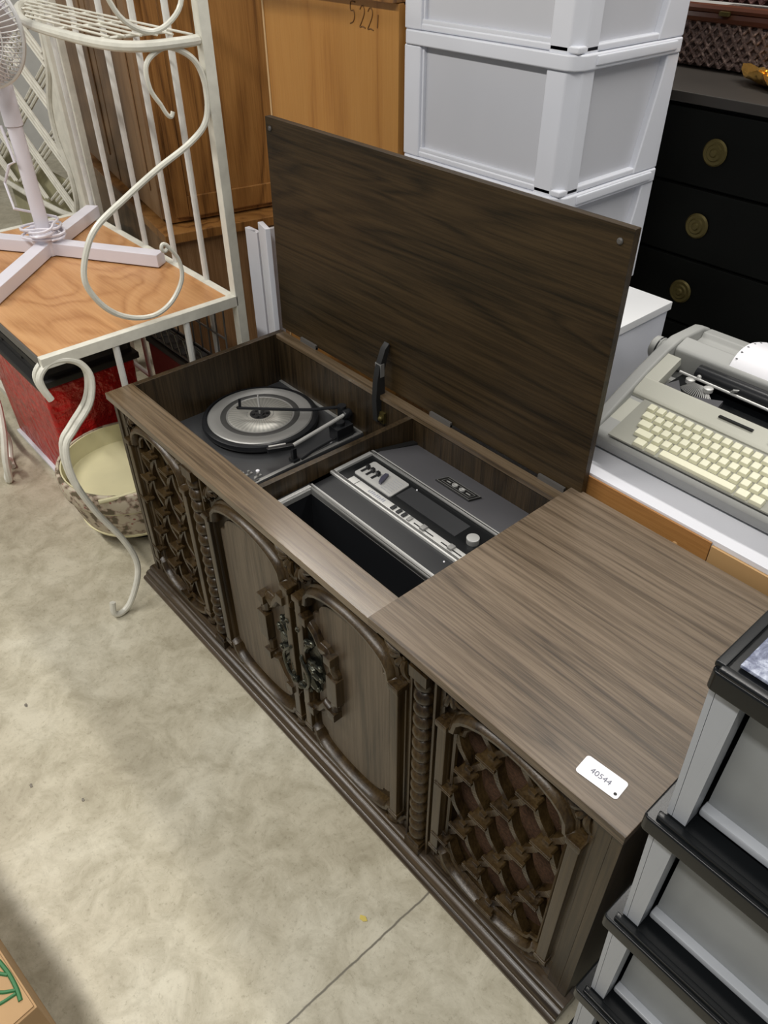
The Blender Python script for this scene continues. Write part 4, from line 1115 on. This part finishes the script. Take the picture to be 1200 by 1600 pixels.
# ------------------------------------------------------------------ smoky drawer cart, right foreground
ct = thing('drawer_cart', 'black and smoky grey plastic drawer cart at the right edge beside the console', 'drawer cart', (1.80, .13, 0))
CX0, CX1, CY0, CY1 = 1.600, 2.02, -.088, .36
zt = 1.122
for k in range(5):
    zb = zt-.240 if k < 4 else .02
    first = (k == 0)
    # rim tray
    def rimp(o): return [(CX0+.004-o, CY0-.008-o), (CX1-.004+o, CY0-.008-o), (CX1+o, CY0-.004-o), (CX1+o, CY1+o), (CX0-o, CY1+o), (CX0-o, CY0-.004-o)]
    r = build('tray_rim', MB().prism(rimp(-.002 if first else .004), 'z', zt-.030, zt-.005), GLOSSB, ct, bevel=.004, seg=3)
    build('front_bead', MB().prism([(CX0+.008, CY0-.006), (CX1-.008, CY0-.006), (CX1-.006, CY0+.004), (CX0+.006, CY0+.004)], 'z', zt-.0048, zt), GLOSSB, r, bevel=.002, seg=2)
    if first:
        for a in (CX0, CX1-.012): build('side_bead', MB().box(a+.001, a+.011, CY0, CY1, zt-.006, zt+.001), GLOSSB, r, bevel=.002)
        build('marbled_top', MB().box(CX0+.018, CX1-.018, CY0+.012, CY1-.012, zt-.003, zt+.001), MARBLE, ct, bevel=.001)
    z1 = zt-.030; z0_ = (zb if k < 4 else .02)
    z0_ += .0
    ti = .008   # taper
    body = MB()
    # left and right walls, back, front posts
    body.add([(CX0+.004, CY0+.004, z1), (CX0+.004, CY1, z1), (CX0+.010, CY1, z1), (CX0+.010, CY0+.004, z1),
              (CX0+.004+ti, CY0+.006, z0_), (CX0+.004+ti, CY1, z0_), (CX0+.010+ti, CY1, z0_), (CX0+.010+ti, CY0+.006, z0_)],
             [(0, 1, 2, 3), (7, 6, 5, 4), (0, 4, 5, 1), (1, 5, 6, 2), (2, 6, 7, 3), (3, 7, 4, 0)])
    body.box(CX1-.012, CX1-.006, CY0+.004, CY1, z0_, z1).box(CX0+.02, CX1-.012, CY1-.006, CY1, z0_, z1)
    for a, b in ((CX0+.0105, CX0+.034), (CX1-.036, CX1-.012)):
        body.add([(a, CY0+.004, z1), (b, CY0+.004, z1), (b, CY0+.030, z1), (a, CY0+.030, z1), (a+(ti if a < 1.8 else 0), CY0+.006, z0_), (b, CY0+.006, z0_), (b, CY0+.030, z0_), (a+(ti if a < 1.8 else 0), CY0+.030, z0_)],
                 [(0, 1, 2, 3), (7, 6, 5, 4), (0, 4, 5, 1), (1, 5, 6, 2), (2, 6, 7, 3), (3, 7, 4, 0)])
    body.box(CX0+.034, CX1-.036, CY0+.004, CY0+.012, z1-.008, z1)
    build('shell', body, GREYT, ct, bevel=.001)
    # drawer
    dw = build('drawer', MB().box(CX0+.038, CX1-.040, CY0+.034, CY0+.040, z0_+.012, z1-.012).box(CX0+.038, CX0+.044, CY0+.04, CY1-.03, z0_+.012, z1-.04).box(CX1-.046, CX1-.040, CY0+.04, CY1-.03, z0_+.012, z1-.04).box(CX0+.038, CX1-.040, CY0+.04, CY1-.03, z0_+.006, z0_+.012), GREYT2, ct)
    build('drawer_lip', MB().box(CX0+.036, CX1-.038, CY0+.022, CY0+.038, z0_+.008, z0_+.020), GREYT, dw, bevel=.003)
    zt = zb

# ------------------------------------------------------------------ cardboard box, bottom left corner
bx = thing('cardboard_box', 'cardboard box with green marker writing in the bottom left corner', 'box', (.95, -.80, 0))
c0 = Vector((1.053, -.706, .30)); e1 = (Vector((.932, -.719, .30))-c0).normalized(); e2 = Vector((-e1.y, e1.x, 0))
if e2.y > 0: e2 = -e2
A = c0; Bv = c0+e1*.95; Cv = Bv+e2*.30; Dv = c0+e2*.30
poly = [(v.x, v.y) for v in (A, Bv, Cv, Dv)]
build('carton', MB().prism(poly, 'z', 0, .297), CARDB, bx, bevel=.003)
def onb(u, v, z=.2985): q = c0+e1*u+e2*v; return (q.x, q.y, z)
fl_ = MB()
for (u0, u1, v0, v1) in ((.004, .946, .004, .146), (.004, .946, .154, .296)):
    fl_.add([onb(u0, v0, .2972), onb(u1, v0, .2972), onb(u1, v1, .2972), onb(u0, v1, .2972), onb(u0, v0, .300), onb(u1, v0, .300), onb(u1, v1, .300), onb(u0, v1, .300)], [(3, 2, 1, 0), (4, 5, 6, 7), (0, 1, 5, 4), (1, 2, 6, 5), (2, 3, 7, 6), (3, 0, 4, 7)])
build('top_flap', fl_, CARDB, bx)
gm = MB()
gm.tube(smoothpath([onb(.105, .010, .3005), onb(.075, .008, .3005), (onb(.045, .010, .3005)), onb(.025, .014, .3005)], 5), .0035, 6)
gm.tube(smoothpath([onb(.045, .012, .3005), onb(.060, .030, .3005), onb(.085, .045, .3005), onb(.11, .05, .3005)], 5), .003, 6)
gm.tube(smoothpath([onb(.075, .010, .3005), onb(.095, .022, .3005), onb(.12, .026, .3005)], 5), .003, 6)
gm.tube(smoothpath([onb(.040, .014, .3005), onb(.048, .045, .3005), onb(.07, .06, .3005)], 5), .003, 6)
build('green_marker_writing', gm, GREEN, bx)

# small debris on the slab
lf = build('floor_leaf', MB().prism([(1.176, -.166), (1.186, -.160), (1.195, -.163), (1.190, -.170), (1.181, -.172)], 'z', .0, .002), YELLOWD)
tag(lf, 'small yellow paper scrap on the concrete near the saw-cut joint', 'scrap')
for q, lb_ in (((.205, -.480), 'small dark pebble at the left edge of the concrete floor'), ((.555, -.484), 'dark grit lump on the concrete left of the console'), ((.440, -.560), 'broken pale chip on the concrete nearest the left shadow')):
    RR = random.Random(int(q[0]*900)); m = MB()
    m.ball((q[0], q[1], .001), RR.uniform(.004, .0065), (1.4, .7, .35), 8)
    m.v = [(v[0]+RR.uniform(-.0015, .0015), v[1]+RR.uniform(-.0015, .0015), max(0, v[2])) for v in m.v]
    p = build('floor_pebble', m, plain('grey_grit', (.22, .20, .165), .8), smooth=10); tag(p, lb_, 'pebble')
